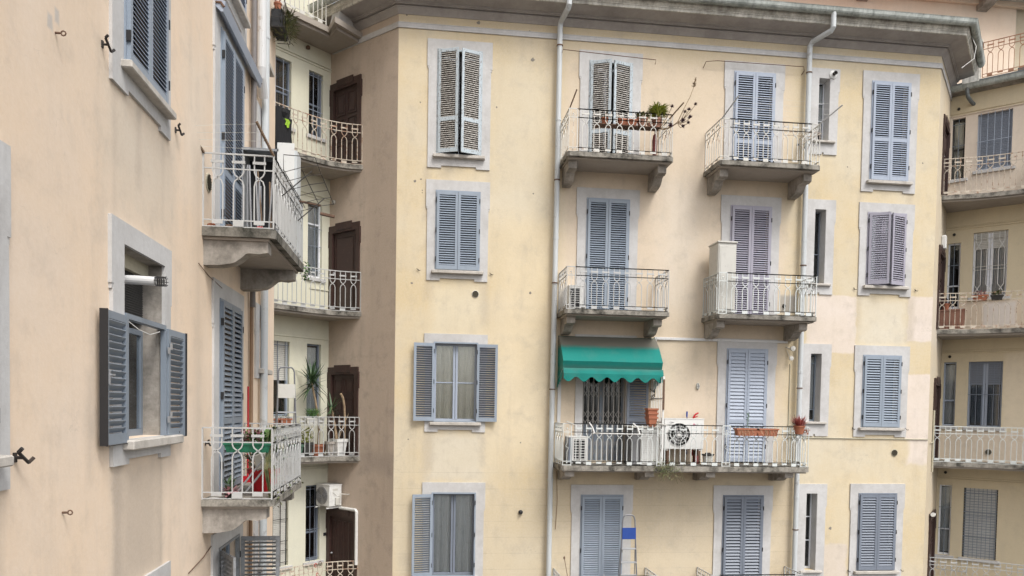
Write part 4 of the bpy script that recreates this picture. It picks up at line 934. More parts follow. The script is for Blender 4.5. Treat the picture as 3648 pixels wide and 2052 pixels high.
lpipe([(13.32, .04, 1.7), (13.32, .04, ZG)], .02, 'pipecream')
for y, z in ((5.74, -.41),): holdback(LW, FL, y, z, 1.15)
holdback(LW, FL, 7.26, 3.15, 1.0); holdback(LW, FL, 9.32, 3.13, 1.0); holdback(LW, FL, 9.3, -.40, 1.0); holdback(LW, FL, 10.62, -.55, .9)
wall_vent(LW, FL, 10.72, 2.93, .125, 'pipecream', 'ventbrown')
def ring(par, F, x, z):
    mb = MB(); mb.tube([(x, 0, z), (x, -.045, z)], .009, 6); mb.tube([(x+.0, -.06+.018*math.cos(a*math.pi/4), z+.018*math.sin(a*math.pi/4)) for a in range(9)], .006, 5)
    mb.build('wall_ring', 'rust', par, F)
ring(LW, FL, 6.38, 2.83); ring(LW, FL, 6.47, -.90)
# (sagging cable fixed to the wall above the lower balcony door)
MB().tube([(10.25, -.01, 1.78), (10.7, -.012, 1.70), (11.3, -.045, 1.62)], .005, 4).build('cable', 'rust', LW, FL)
MB().tube([(9.85, -.01, -2.13), (10.5, -.012, -2.06), (10.9, -.012, -1.98)], .006, 4).build('cable', 'rust', LW, FL)
# ------------------------------------------------------------------ things on the balconies
def P(F, x, o_, z, rz=0): return F @ T(x, -o_, z, rz)
def pot(name, label, mtx, r=.11, h=.19, mat='terra', square=False, group=None, cat='flower pot', soil=True, ribs=False):
    n = 4 if square else 16; a0 = math.pi/4 if square else 0
    mb = MB(); mb.lathe([(r*.68, 0), (r*.95, h*.82), (r*1.06, h*.82), (r*1.08, h), (r*.92, h), (r*.88, h*.86)], n=n, a0=a0)
    if ribs:
        for i in range(8): z = h*(.08+.09*i); k = r*(.68+.27*(z/h)/.82)*.72; mb.box(-k, k, -k, k, z, z+h*.03)
    o = one(name, mb, mat, label, cat, mtx, group)
    if soil: MB().lathe([(0, h*.86), (r*.9, h*.86)], n=n, a0=a0).build('soil', 'soil', o)
    return o
def bush(seed, n, rad, h, l, w_, z0=0, spread=1., bend=.4):
    r_ = random.Random(seed); mb = MB()
    for i in range(n):
        a = r_.uniform(0, 6.283); q = rad*math.sqrt(r_.random()); z = z0+h*r_.random()**.8
        d = (math.cos(a)*spread*r_.uniform(.3, 1), math.sin(a)*spread*r_.uniform(.3, 1), r_.uniform(.2, 1))
        mb.leaf((q*math.cos(a), q*math.sin(a), z), d, l*r_.uniform(.6, 1.2), w_*r_.uniform(.7, 1.2), bend)
    for i in range(max(3, n//14)):
        a = r_.uniform(0, 6.283); mb.tube([(0, 0, z0-.02), (rad*.4*math.cos(a), rad*.4*math.sin(a), z0+h*.5), (rad*.8*math.cos(a), rad*.8*math.sin(a), z0+h*.9)], .004, 4)
    return mb
def trough(name, label, mtx, L_=.6, w_=.18, h=.16, mat='terra', group=None):
    mb = MB(); a, b = L_/2, w_/2
    for x0, x1, y0, y1, z0, z1, s_ in ((-a, a, -b, b, 0, h, .86),):
        bt = [(x0*s_, y0*s_, z0), (x1*s_, y0*s_, z0), (x1*s_, y1*s_, z0), (x0*s_, y1*s_, z0)]; tp = [(x0, y0, z1), (x1, y0, z1), (x1, y1, z1), (x0, y1, z1)]
        ip = [(x0+.02, y0+.02, z1), (x1-.02, y0+.02, z1), (x1-.02, y1-.02, z1), (x0+.02, y1-.02, z1)]; ib = [(x, y, z1-.03) for x, y, z in ip]
        mb.add(bt+tp+ip+ib, [(3, 2, 1, 0)]+[(i, (i+1) % 4, 4+(i+1) % 4, 4+i) for i in range(4)]+[(4+i, 4+(i+1) % 4, 8+(i+1) % 4, 8+i) for i in range(4)]+[(8+i, 8+(i+1) % 4, 12+(i+1) % 4, 12+i) for i in range(4)])
    mb.box(-a-.012, a+.012, -b-.012, -b, h-.03, h+.004); mb.box(-a-.012, a+.012, b, b+.012, h-.03, h+.004); mb.box(-a-.012, -a, -b, b, h-.03, h+.004); mb.box(a, a+.012, -b, b, h-.03, h+.004)
    for i in range(int(L_/.07)): x = -a*.8+i*.07; mb.box(x, x+.012, -b*.96, -b*.86, .02, h-.035)
    o = one(name, mb, mat, label, 'planter', mtx, group)
    MB().add([(-a+.02, -b+.02, h-.028), (a-.02, -b+.02, h-.028), (a-.02, b-.02, h-.028), (-a+.02, b-.02, h-.028)], [(0, 1, 2, 3)]).build('soil', 'soil', o)
    return o
def stemcurve(mb, p0, p1, r=.008, sag=.05, n=6, seed=0, r2=None):
    p0, p1 = Vector(p0), Vector(p1); pts = []
    for i in range(n+1):
        k = i/n; p = p0.lerp(p1, k); p.z -= sag*math.sin(math.pi*k); pts.append(p)
    mb.tube(pts, r, 5, r2=r2); return pts

# --- top left balcony of the yellow wing (z 5.76)
Z = 5.76
t = thing('plank_shelf', 'rusty slatted shelf hooked inside the railing of the top left balcony', 'shelf', P(F_M, 4.75, .88, Z+.66))
mb = MB()
for i in range(6): mb.box(-.82, .66, -.06+i*.045, -.03+i*.045, 0, .012)
mb.build('shelf_boards', 'rust', t); mb = MB()
for x in (-.8, -.3, .2, .64): mb.box(x, x+.015, -.07, .2, -.014, 0)
mb.build('shelf_bearers', 'rust', t)
pot('flower_pot', 'small terracotta pot with a drooping spiky plant, leftmost on the slatted shelf', P(F_M, 4.13, .85, Z+.675), .08, .15, 'terra', group='pots on the top balcony shelf')
p_ = bpy.context.scene.objects; bush(1, 22, .03, .05, .22, .02, .13, 1., .9).build('plant', 'leafd', COL.objects['flower_pot'])
trough('planter', 'rust brown window box without flowers on the slatted shelf', P(F_M, 4.66, .84, Z+.675), .44, .15, .14, 'terra')
o = pot('flower_pot', 'pale terracotta pot with a small grey green succulent on the slatted shelf', P(F_M, 5.0, .84, Z+.675), .125, .2, 'terral', group='pots on the top balcony shelf')
bush(2, 200, .13, .10, .08, .03, .18, 1., .2).build('plant', 'ivy', o)
o = pot('flower_pot', 'pale terracotta pot with a bushy yellow green plant, rightmost on the slatted shelf', P(F_M, 5.36, .84, Z+.675), .125, .2, 'terral', group='pots on the top balcony shelf')
bush(3, 420, .14, .26, .16, .03, .19, 1., .5).build('plant', 'leafy', o)
pot('flower_pot', 'very small pale terracotta pot between the two large ones on the shelf', P(F_M, 5.19, .80, Z+.675), .06, .11, 'terral', group='pots on the top balcony shelf')
# leaning succulent
t = thing('tree_houseleek', 'dark purple rosette succulent with a dry flower spike leaning out from the top left balcony', 'plant', P(F_M, 5.50, .9, Z+.62))
mb = MB(); base = Vector((-.1, .05, .05))
tips = [(.02, -.45, .34), (.28, -.55, .20), (.52, -.55, .38), (.40, -.6, .08), (.34, -.6, -.05), (.22, -.6, -.13), (.05, -.3, -.02), (.36, -.6, .24), (.26, -.55, .02)]
hub = Vector((.18, -.4, .04)); stemcurve(mb, base, hub, .014, .06); 
for q in tips: stemcurve(mb, hub if q[0] > .1 else base, q, .010, .05, r2=.006)
spk = Vector((.50, -.6, .95)); pts = [hub, (.28, -.5, .30), (.40, -.55, .55), (.46, -.6, .75), spk]; mb.tube(pts, .009, 5, r2=.005)
mb.tube([base, (-.15, .02, -.05), (-.14, .02, -.16)], .014, 5)
mb.build('stem', 'dry', t); mb = MB(); r_ = random.Random(5)
for q in tips:
    q = Vector(q); ax = Vector((r_.uniform(-.5, .5), -.5, r_.uniform(.3, 1))).normalized(); u_ = ax.orthogonal().normalized(); v_ = ax.cross(u_)
    for ringn, op in ((11, .95), (9, .6), (6, .3)):
        for i in range(ringn):
            a = 6.283*i/ringn+op; d = (u_*math.cos(a)+v_*math.sin(a))*op+ax*(1.05-op*.8); mb.leaf(q, d, .075, .028, .05, 2, up=tuple(ax))
mb.build('rosettes', 'leafp', t); mb = MB()
for i in range(70):
    k = r_.random(); p = Vector(pts[3]).lerp(spk, k)+Vector((0, 0, .0)); a = r_.uniform(0, 6.28); mb.leaf(p, (math.cos(a), math.sin(a), .5), .055*(1.25-k*.8), .02, .1, 2)
mb.build('flower_spike', 'dry', t)
mb = MB(); mb.tube([(0, 0, 0), (.24, -.25, .28)], .017, 6); one('wooden_stick', mb, 'wood', 'short weathered stick poking out from the right corner of the top left balcony', 'stick', P(F_M, 5.62, .92, Z+.88))
t = thing('folded_parasol', 'folded burgundy cloth on a pale pole inside the top left balcony', 'parasol', P(F_M, 5.40, .55, Z))
mb = MB(); mb.lathe([(.02, .12), (.055, .2), (.06, .5), (.04, .62), (.0, .66)], n=9); mb.build('canopy', 'burg', t); MB().tube([(0, 0, 0), (0, 0, .8)], .012, 6).build('pole', 'plastic', t)
def rack_arm(label, mtx, L_=.62, teeth=6, mat='rust', rise=.7, cat='clothes rack', dx=0, out=1.):
    mb = MB(); e = Vector((dx, -L_*math.cos(rise)*out, L_*math.sin(rise))); mb.tube([(0, 0, 0), e], .015, 4)
    for i in range(teeth): k = e*((i+1)/(teeth+.5)); mb.tube([k, k+Vector((.0, -.012, .03))], .005, 4)
    return one('line_prop', mb, mat, label, cat, mtx, 'clothes line arms on the balcony railings')
rack_arm('rusty toothed clothes rack arm raised at the left corner of the top left balcony', P(F_M, 3.30, .75, Z+.93), .50, 6, 'rust', 1.0, dx=.14)
mb = MB(); mb.tube([(0, 0, 0), (0, -.3, .06), (2.22, -.3, -.02), (2.22, -.24, -.10)], .009, 5); one('curtain_rod', mb, 'rust', 'thin rusty rod fixed across the top of the left balcony door with peeling shutters', 'rod', P(F_M, 3.24, 0, 8.24))
mb = MB(); mb.tube([(0, -.02, -.06), (.04, -.1, .06), (.3, -.12, .09), (2.5, -.12, .10), (2.55, -.05, .03), (2.5, -.02, -.05)], .009, 5); one('curtain_rod', mb, 'rust', 'thin curved iron rod fixed above the pale blue balcony door, top right', 'rod', P(F_M, 6.72, 0, 8.30))
# --- top right balcony
t = thing('clothes_rack', 'pale folding clothes rack with thin lines sticking out over the top right balcony railing', 'clothes rack', P(F_M, 8.0, .98, Z+.95))
mb = MB(); mb.tube([(-1.15, 0, 0), (-.96, -.42, .34)], .016, 4); mb.tube([(1.2, 0, 0), (1.52, -.42, .30)], .016, 4); mb.build('arms', 'railgrey', t)
mb = MB()
for k in (.25, .5, .75, 1): mb.tube([Vector((-1.15, 0, 0)).lerp((-.96, -.42, .34), k), Vector((1.2, 0, 0)).lerp((1.52, -.42, .30), k)], .0022, 3)
mb.build('lines', 'plasticd', t)
t = thing('drying_frame', 'small wire drying frame with a black knob hung inside the top right balcony railing', 'rack', P(F_M, 8.75, .80, Z+.72))  # wire frame for drying laundry
mb = MB()
for i in range(6): mb.tube([(-.32+.13*i, 0, 0), (-.24+.13*i, .1, .1), (-.24+.13*i, .1, .14)], .006, 4)
mb.tube([(-.34, 0, 0), (.4, 0, 0)], .007, 4); mb.tube([(-.3, .1, .12), (.42, .1, .12)], .007, 4); mb.tube([(.1, .1, -.15), (.62, .02, .1)], .010, 4); mb.build('frame', 'railrust', t)
MB().lathe([(0, -.03), (.03, -.02), (.03, .02), (0, .03)], .08, .1, -.17, 8).build('knob', 'blk', t)
# --- second floor balconies
def ac_unit(label, mtx, W, D_, H, fan=True, side_dark=False, logo=False, mat='plastic', big=False, group='air conditioners', brackets=False):
    t = thing('air_conditioner', label, 'air conditioner', mtx, group)
    mb = MB(); mb.bbox(0, W, 0, D_, .03, H, .012); mb.box(-.008, W+.008, -.008, D_+.008, H-.012, H+.006); mb.box(.05, .11, .02, D_-.02, 0, .03); mb.box(W-.11, W-.05, .02, D_-.02, 0, .03)
    mb.build('casing', mat, t)
    if fan:
        cx, cz, r = W*.37, H*.50, min(H*.36, W*.30); f = MB(); f.lathe([(0, .0), (r, .0)], cx, -.006, cz, 32, 'y'); f.build('fan_well', 'fanwell' if big else 'plasticd', t)
        gm = MB()
        for k in range(1, 9 if not big else 5): rr = r*k/(8 if not big else 4); gm.tube([(cx+rr*math.cos(a*.2618), -.016, cz+rr*math.sin(a*.2618)) for a in range(25)], .006, 4, False)
        for a in range(14 if big else 6): q = a*6.283/(14 if big else 6)+.2; gm.tube([(cx, -.018, cz), (cx+r*math.cos(q), -.018, cz+r*math.sin(q))], .0035, 4, False)
        gm.lathe([(0, .024), (r*.16, .022), (r*.18, .01)], cx, 0, cz, 12, 'y'); gm.build('fan_guard', 'plastic' if big else 'acgrey', t)
        if big:
            bl_ = MB()
            for a in range(3):
                q = a*2.094
                bl_.add([(cx+.03*math.cos(q), -.008, cz+.03*math.sin(q)), (cx+r*.9*math.cos(q-.3), -.011, cz+r*.9*math.sin(q-.3)), (cx+r*.92*math.cos(q+.35), -.009, cz+r*.92*math.sin(q+.35))], [(0, 1, 2)])
            bl_.build('fan_blades', 'acgrey', t)
    sg = MB(); sd = MB()
    if side_dark:
        sd.box(-.004, 0, .04, D_-.04, .1, H-.06); sd.build('coil', 'blk', t)
        for i in range(12): z = .1+i*(H-.17)/12; sg.box(-.012, -.004, .03, D_-.03, z, z+.012)
        for i in range(4): y = .05+i*(D_-.1)/3; sg.box(-.012, -.004, y-.005, y+.005, .1, H-.06)
        sg.build('side_grille', 'acgrey', t)
    if logo:
        lg = MB(); c = (W*.80, H*.815)
        lg.tube([(c[0]-.055+.022*math.cos(a*.5236), -.006, c[1]+.022*math.sin(a*.5236)) for a in range(13)], .005, 4, False); lg.box(c[0]-.058, c[0]-.052, -.008, -.003, c[1]-.012, c[1]+.012); lg.box(c[0]-.058, c[0]-.04, -.008, -.003, c[1]-.014, c[1]-.008)
        lg.build('badge', 'pinkr', t)
        for ch_, dx in (('L', -.018), ('G', .012)):
            cu = bpy.data.curves.new('letter', 'FONT'); cu.body = ch_; cu.size = .052; cu.extrude = .002; tmp = bpy.data.objects.new('letter', cu); COL.objects.link(tmp)
            dg = bpy.context.evaluated_depsgraph_get(); me = bpy.data.meshes.new_from_object(tmp.evaluated_get(dg)); bpy.data.objects.remove(tmp)
            me.materials.clear(); me.materials.append(M_['acgrey']); lo = bpy.data.objects.new('letter', me); COL.objects.link(lo); lo.parent = t
            lo.matrix_local = T(c[0]+dx, -.0045, c[1]-.017, 0, 90)
        bd = MB(); bd.tube([(W*.17+.035*math.cos(a*.5236), -.004, H*.875+.018*math.sin(a*.5236)) for a in range(13)], .002, 4, False); bd.box(W*.17+.0, W*.17+.07, -.005, -.001, H*.868, H*.88); bd.build('emblem', 'acgrey', t)
    return t
t = ac_unit('small air conditioner with a black slotted front on the left balcony under the top one', P(F_M, 3.42, .66, 2.27), .34, .62, .56, fan=False)
sg = MB(); sg.box(.03, .25, -.006, -.001, .06, .5); sg.build('front_grille', 'blk', t); sg = MB()
for i in range(9): sg.box(.03, .25, -.014, -.006, .06+i*.052, .068+i*.052)
sg.box(.135, .145, -.014, -.006, .06, .5); sg.build('grille_bars', 'plastic', t)
MB().lathe([(.04, 0), (.06, .02), (.05, .09), (.06, .11), (0, .11)], n=10).build('small_pot', 'plasticd', None, P(F_M, 3.72, .9, 2.25))
tag(COL.objects['small_pot'], 'little pale pot beside the small slotted air conditioner on the second floor left balcony', 'flower pot')
t = thing('balcony_cabinet', 'tall white metal cabinet at the left end of the balcony with lavender shutters', 'cabinet', P(F_M, 6.9, .80, 2.26))
MB().bbox(0, .45, 0, .55, 0, 1.66, .01).build('cabinet_body', 'plasticd', t)
mb = MB(); mb.bbox(.025, .425, -.018, 0, .06, 1.60, .006); mb.bbox(.06, .39, -.024, -.018, .12, 1.54, .004); mb.build('cabinet_door', 'plasticd', t)
MB().bbox(-.02, .47, -.03, .57, 1.66, 1.70, .008).build('cabinet_top', 'plasticd', t)
MB().bbox(-.008, 0, .04, .5, .06, 1.58, .002).build('side_panel', 'plasticd', t)
mb = MB(); mb.lathe([(.05, 0), (.04, .03), (0, .06)], 0, 0, 0, 10, 'y'); mb.tube([(0, -.05, 0), (-.04, -.09, -.05)], .012, 5); one('wall_tap', mb, 'dim', 'dark tap in a patch of grey cement on the balcony wall with the lavender door', 'tap', P(F_M, 8.95, 0, 2.62))

# --- long balcony
Z = -1.29
t = thing('awning', 'bright green canvas balcony awning with a scalloped valance, dusty on top', 'awning', P(F_M, 4.48, 0, .85))
xa, xb = -1.17, 1.19; prof = [(0, .885), (-.12, .855), (-.40, .62), (-.70, .27), (-.72, .25), (-.64, .06)]
mb = MB(); n = 24
vs = [(xa+(xb-xa)*i/n+(.0), y-.002*math.sin(i*1.3+y*9), z-.003*math.sin(i*.5)*(1 if 0 < k < 5 else 0)) for i in range(n+1) for k, (y, z) in enumerate(prof)]; m = len(prof)
mb.add(vs, [(i*m+j, i*m+j+1, (i+1)*m+j+1, (i+1)*m+j) for i in range(n) for j in range(m-1)])
for x in (xa, xb):
    q = [(x, y, z) for y, z in prof]+[(x, -.02, -.15), (x, 0, -.2)]; mb.add(q, [tuple(range(len(q)))])
mb.build('canvas', 'awning', t)
mb = MB(); n = 78; vs = []
for i in range(n+1):
    k = i/n; x = xa+(xb-xa)*k-.0; d = .24+.055*(-math.cos(2*math.pi*k*6.5+1.2)); w2 = .008*math.sin(k*31)+.02
    vs += [(x, -.745, .085), (x, -.765-w2, -.04), (x, -.755-w2*1.3, .07-d)]
mb.add(vs, [(i*3+j, i*3+j+1, (i+1)*3+j+1, (i+1)*3+j) for i in range(n) for j in range(2)])
for x in (xa, xb):
    vs = []
    for i in range(21): y = -.745*i/20; vs += [(x, y, .08-(1-i/20)*.25), (x+(.02 if x > 0 else -.02), y, .08-(1-i/20)*.28-.20-.03*math.sin(i*1.57))]
    mb.add(vs, [(2*i, 2*i+1, 2*i+3, 2*i+2) for i in range(20)])
mb.build('valance', 'awning', t)
mb = MB()
for x in (xa+.01, xb-.01):
    mb.tube([(x, 0, .02), (x, -.73, .06)], .012, 5); mb.tube([(x, 0, .02), (x, -.62, .26)], .010, 5)
mb.tube([(xa, -.735, .07), (xb, -.735, .07)], .014, 5); mb.build('awning_frame', 'plastic', t)
t = thing('divider_grille', 'tall white metal bar screen standing on the long balcony right of the awning', 'screen', P(F_M, 5.62, 0, Z))
mb = MB()
for i in range(8): mb.box(-.008, .008, -.93+i*.125, -.91+i*.125, .02, 2.05)
for z in (.03, 1.0, 1.55, 2.03): mb.box(-.012, .012, -.95, -.02, z, z+.025)
mb.box(-.02, .02, -.97, -.94, 0, 2.07); mb.build('bars', 'plastic', t)
MB().box(-.02, .02, -.985, -.972, 1.3, 2.0).build('rust_strip', 'rust', t)
mb = MB(); mb.box(3.36-.04, 3.36+.04, -.03, 0, -.38, 1.1); tag(mb.build('cable_duct', 'pipewhite', MW, FM), None, None)
t = ac_unit('low air conditioner with a slotted white grille under the green awning', P(F_M, 3.50, .62, Z+.02), .45, .5, .62, fan=False)
sd = MB(); sd.bbox(-.012, .08, -.002, .48, .02, .6, .006); sd.build('side_panel', 'slate', t)
sg = MB(); sg.box(.12, .37, -.006, -.001, .1, .56); sg.build('front_grille', 'blk', t); sg = MB()
for i in range(8): sg.box(.12, .37, -.018, -.006, .10+i*.062, .115+i*.062)
sg.box(.235, .255, -.018, -.006, .1, .56); sg.build('grille_bars', 'plastic', t)
t = thing('balcony_cabinet', 'low white louvred cabinet on the long balcony below the terracotta pots', 'cabinet', P(F_M, 5.16, .78, Z+.01))
MB().bbox(0, .42, 0, .7, 0, .86, .01).build('cabinet_body', 'plastic', t)
mb = MB()
for i in range(16): mb.box(.02, .4, -.012, 0, .04+i*.05, .075+i*.05)
mb.build('cabinet_door', 'plastic', t); MB().bbox(-.24, .44, -.05, .72, .86, .9, .008).build('cabinet_top', 'plasticd', t)
MB().bbox(-.22, -.02, .02, .6, 0, .85, .01).build('cabinet_side', 'acgrey', t)
for i in range(3):
    pot('flower_pot', ('square terracotta pot, bottom of the stack of three on the white cabinet', 'square terracotta pot in the middle of the stack on the white cabinet', 'square terracotta pot, topmost and largest of the stack on the white cabinet')[i],
        P(F_M, 5.40, .78, Z+.91+i*.10, 8-i*3), .155+.008*i, .22, 'terra', square=True, group='stacked square pots')
mb = MB(); r_ = random.Random(8)
for s_ in range(9):
    a = r_.uniform(0, 6.28); mb.tube([(-.06+.02*s_ % .1, 0, 0), (.07*math.cos(a), .04, .08), (.05, -.03, .16), (.07*math.sin(a), .02, .27)], .004, 4)
for z in (0, .1, .2): mb.tube([(.07*math.cos(a*.785), .05*math.sin(a*.785), z) for a in range(9)], .004, 4)
one('wire_basket', mb, 'iron', 'crumpled black wire basket hung on the white bar screen above the square pots', 'basket', P(F_M, 5.47, .6, Z+1.52))
t = thing('drying_rack', 'white hanging clothes rack hooked over the railing of the long balcony', 'clothes rack', P(F_M, 4.55, 1.02, Z+.74))
mb = MB(); mb.tube([(-.55, -.02, 0), (-.58, .04, .12), (-.66, .06, .24)], .016, 6); mb.tube([(.5, -.02, 0), (.47, .04, .14), (.36, .06, .24)], .018, 6); mb.build('hooks', 'plastic', t)
mb = MB(); mb.tube([(-.6, -.05, 0), (.56, -.05, -.01)], .014, 6); mb.tube([(-.5, -.28, .01), (.5, -.28, 0)], .008, 5); mb.tube([(-.58, -.05, 0), (-.5, -.28, .01)], .008, 5); mb.tube([(.54, -.05, 0), (.5, -.28, 0)], .008, 5)
for i in range(4): mb.tube([(-.5, -.09-.05*i, .0), (.5, -.09-.05*i, 0)], .003, 4)
mb.build('rack_bars', 'plastic', t)
for i, (x, dx) in enumerate(((3.46, -.16), (5.62, .14))):
    mb = MB(); mb.box(-.11, .11, -.02, .02, 0, .02); one('railing_clamp', mb, 'plasticd', ('flat metal arm slanting over the railing at the left end under the awning', 'flat metal arm slanting over the railing in front of the bar screen')[i], 'bracket', P(F_M, x, .98, Z+.955) @ T(ry=22 if i == 0 else 14))
t = ac_unit('large white air conditioner with a big round fan on the long balcony', P(F_M, 5.80, .52, Z+.34), .98, .34, .76, side_dark=True, logo=True, big=True)
mb = MB(); mb.box(.08, .14, .0, .34, -.32, 0); mb.box(.84, .9, .0, .34, -.32, 0); mb.build('stand', 'rust', t)
mb = MB(); mb.tube([(0, 0, 0), (0.02, .02, -.9)], .012, 6); mb.lathe([(0, 0), (.02, .01), (.022, .13), (0, .15)], -.005, 0, 0, 8); one('broom', mb, 'bluep', 'blue tipped broom handle sticking up behind the large air conditioner', 'broom', P(F_M, 6.50, .12, Z+1.13))
mb = MB(); mb.tube([(0, 0, -.9), (0, 0, 0), (.02, 0, .06), (.06, 0, .11), (.12, 0, .14)], .022, 6); mb.tube([(.03, 0, .03), (.11, 0, .06)], .012, 6); one('red_tool', mb, 'red', 'bright red curved tool handle behind the right end of the large air conditioner', 'tool', P(F_M, 6.66, .12, Z+1.10))
t = thing('bucket', 'pale grey bucket with a dark rim beside the large air conditioner', 'bucket', P(F_M, 6.86, .6, Z+.01))
MB().lathe([(.10, 0), (.125, .22), (.12, .24)], n=18).build('bucket_body', 'plasticd', t); MB().lathe([(.125, .22), (.15, .235), (.15, .26), (.12, .26), (.11, .24), (0, .24)], n=18).build('rim', 'dim', t)
MB().bbox(-.06, .06, -.03, .03, .25, .29, .005).build('cloth', 'dim', t)
mb = MB(); mb.tube([(0, 0, 0), (.06, .02, .3), (.02, .05, .75)], .012, 6); mb.box(-.05, .04, -.03, .03, -.02, .16); one('dustpan', mb, 'burg', 'red and brown brush with a long handle standing below the large air conditioner', 'brush', P(F_M, 6.62, .5, Z+.06))
gi = 0
for x, lab in ((7.60, 'terracotta trough with a tall green sprig, left of the pair on the long balcony railing'), (8.09, 'terracotta trough of dry soil, right of the pair on the long balcony railing')):
    o = trough('planter', lab, P(F_M, x, 1.03, Z+.73), .52, .2, .17, 'terra', 'troughs on the long balcony railing')
    if gi == 0:
        mb = MB(); mb.tube([(.05, 0, .14), (.03, 0, .3), (.05, 0, .5)], .005, 4); r_ = random.Random(2)
        for i in range(60): z = .2+.32*r_.random(); a = r_.uniform(0, 6.28); mb.leaf((.04, 0, z), (math.cos(a), math.sin(a), .7), .075, .014, .2, 2)
        mb.build('plant', 'leaf', o)
    mb = MB(); r_ = random.Random(9+gi)
    for i in range(16): x2 = r_.uniform(-.2, .2); mb.tube([(x2, -.03, .14), (x2+r_.uniform(-.05, .05), -.1, .18), (x2+r_.uniform(-.1, .1), -.13, .05-r_.random()*.1)], .003, 3)
    mb.build('dry_stems', 'dry', o); gi += 1
o = pot('flower_pot', 'terracotta pot of spiky red heather at the right corner of the long balcony', P(F_M, 8.93, .98, Z+.78), .13, .20, 'terra')
bush(6, 170, .10, .10, .22, .018, .15, .55, .05).build('plant', 'heather', o)
pot('flower_pot', 'half hidden empty terracotta bowl right beside the red heather pot', P(F_M, 9.16, .8, Z+.74), .12, .15, 'terra')
mb = MB(); r_ = random.Random(12)
for i in range(240):
    x = r_.gauss(0, .17); z = r_.gauss(-.02, .10)-abs(r_.gauss(0, .06)); mb.leaf((x, -r_.uniform(0, .12), z), (r_.uniform(-1, 1), -.6, r_.uniform(-1, .6)), .035, .022, .4, 2)
for i in range(26): x = r_.gauss(0, .16); mb.tube([(x, -.03, .02), (x+r_.uniform(-.1, .1), -.08, .1*r_.uniform(-1, 2)), (x+r_.uniform(-.2, .2), -.09, -r_.random()*.4)], .0028, 3)
one('creeper', mb, 'ivy', 'small straggly creeper growing from the edge of the long balcony slab', 'plant', P(F_M, 5.72, 1.0, Z))
t = thing('wall_lamp', 'small oval grey bulkhead lamp on the wall above the large air conditioner', 'lamp', P(F_M, 6.79, 0, .60))
mb = MB(); 
mb.add([(.045*math.cos(a*.5236)*k, -d, .085*math.sin(a*.5236)*k) for k, d in ((1, 0), (1, .03), (.8, .05)) for a in range(12)], [(j*12+i, j*12+(i+1) % 12, (j+1)*12+(i+1) % 12, (j+1)*12+i) for j in range(2) for i in range(12)]+[tuple(range(24, 36))]); mb.build('lamp_body', 'plasticd', t)
mb = MB(); mb.box(-.004, .004, -.06, -.05, -.07, .07); mb.box(-.035, .035, -.06, -.05, -.004, .004); mb.build('lamp_guard', 'acgrey', t)
t = thing('flood_light', 'pair of small swivel spotlights on the wall at the right end of the cable duct', 'lamp', P(F_M, 9.02, 0, 1.55))
mb = MB(); mb.tube([(0, -.02, .06), (.06, -.08, .02), (.1, -.1, 0)], .014, 6); mb.lathe([(.02, 0), (.06, .02), (.065, .07), (.0, .08)], .13, -.08, .02, 12, 'y'); mb.lathe([(.02, 0), (.05, .02), (.055, .06), (.0, .07)], .10, -.08, -.22, 12, 'y'); mb.tube([(.02, -.02, 0), (.08, -.06, -.18)], .009, 5); mb.build('spotlights', 'plasticd', t)
t = thing('vent_pipe', 'round white vent with a black flue beside the top narrow window', 'vent', P(F_M, 10.03, .03, 8.3))
MB().lathe([(0, 0), (.10, 0), (.10, .02), (.05, .035)], n=20, axis='y').build('vent_plate', 'plastic', t); MB().lathe([(.045, .03), (.045, .10), (.05, .11), (.03, .11), (.03, .05), (0, .05)], .01, 0, .01, 14, 'y').build('flue', 'dim', t)
mb = MB(); mb.lathe([(.045, 0), (.055, .01), (.05, .05), (.03, .06), (.028, .1), (0, .1)], n=14, axis='y'); one('wall_spout', mb, 'blk', 'stubby black flue sticking out of the yellow wall, low and left of the downpipe', 'vent', P(F_M, 2.48, 0, -2.49))

# --- lowest floor
def ladder(label, mtx, H, wb, wt, steps, step_mat, tray, group=None, lean=.1, top_loop=True):
    t = thing('step_ladder', label, 'ladder', mtx, group); mb = MB()
    def xw(k): return wb/2+(wt/2-wb/2)*k
    pts = [(-xw(0), 0, 0), (-xw(.5), lean*.5, H*.5), (-xw(.93), lean*.93, H*.95), (-xw(1)+.015, lean, H*.98), (-xw(1)+.05, lean, H*.997), (0, lean, H), (xw(1)-.05, lean, H*.997), (xw(1)-.015, lean, H*.98), (xw(.93), lean*.93, H*.95), (xw(.5), lean*.5, H*.5), (xw(0), 0, 0)]
    mb.tube(pts, .018, 6); mb.tube([(-xw(.1), lean*.8+.25, 0), (-xw(.72), lean*.72+.03, H*.72)], .010, 5); mb.tube([(xw(.1), lean*.8+.25, 0), (xw(.72), lean*.72+.03, H*.72)], .010, 5); mb.build('ladder_frame', 'ladder', t)
    for k in steps: MB().bbox(-xw(k), xw(k), lean*k-.05, lean*k+.04, H*k-.018, H*k+.014, .004).build('step', 'alu', t)
    if tray: k0, k1 = tray; MB().bbox(-xw(k0)+.0, xw(k0)-.0, lean*k0-.03, lean*k0-.012, H*k0, H*k1, .004).build('platform', step_mat, t)
    return t
ladder('aluminium step ladder with a blue folded platform beside the lowest blue balcony door', P(F_M, 4.94, .8, -4.80), 2.34, .47, .28, (.13, .265, .40, .53, .665), 'bluep', (.76, .875))
mb = MB(); mb.tube([(0, 0, 0), (-.10, .02, .55), (-.14, .02, .75)], .008, 5); mb.lathe([(0, .72), (.02, .73), (.02, .78), (0, .8)], -.14, .02, 0, 6); mb.box(-.05, .05, -.03, .03, -.12, 0); one('plunger_stick', mb, 'rust', 'thin rusty stick with a dark knob left of the lowest blue balcony door', 'stick', P(F_M, 3.55, .8, -4.2))
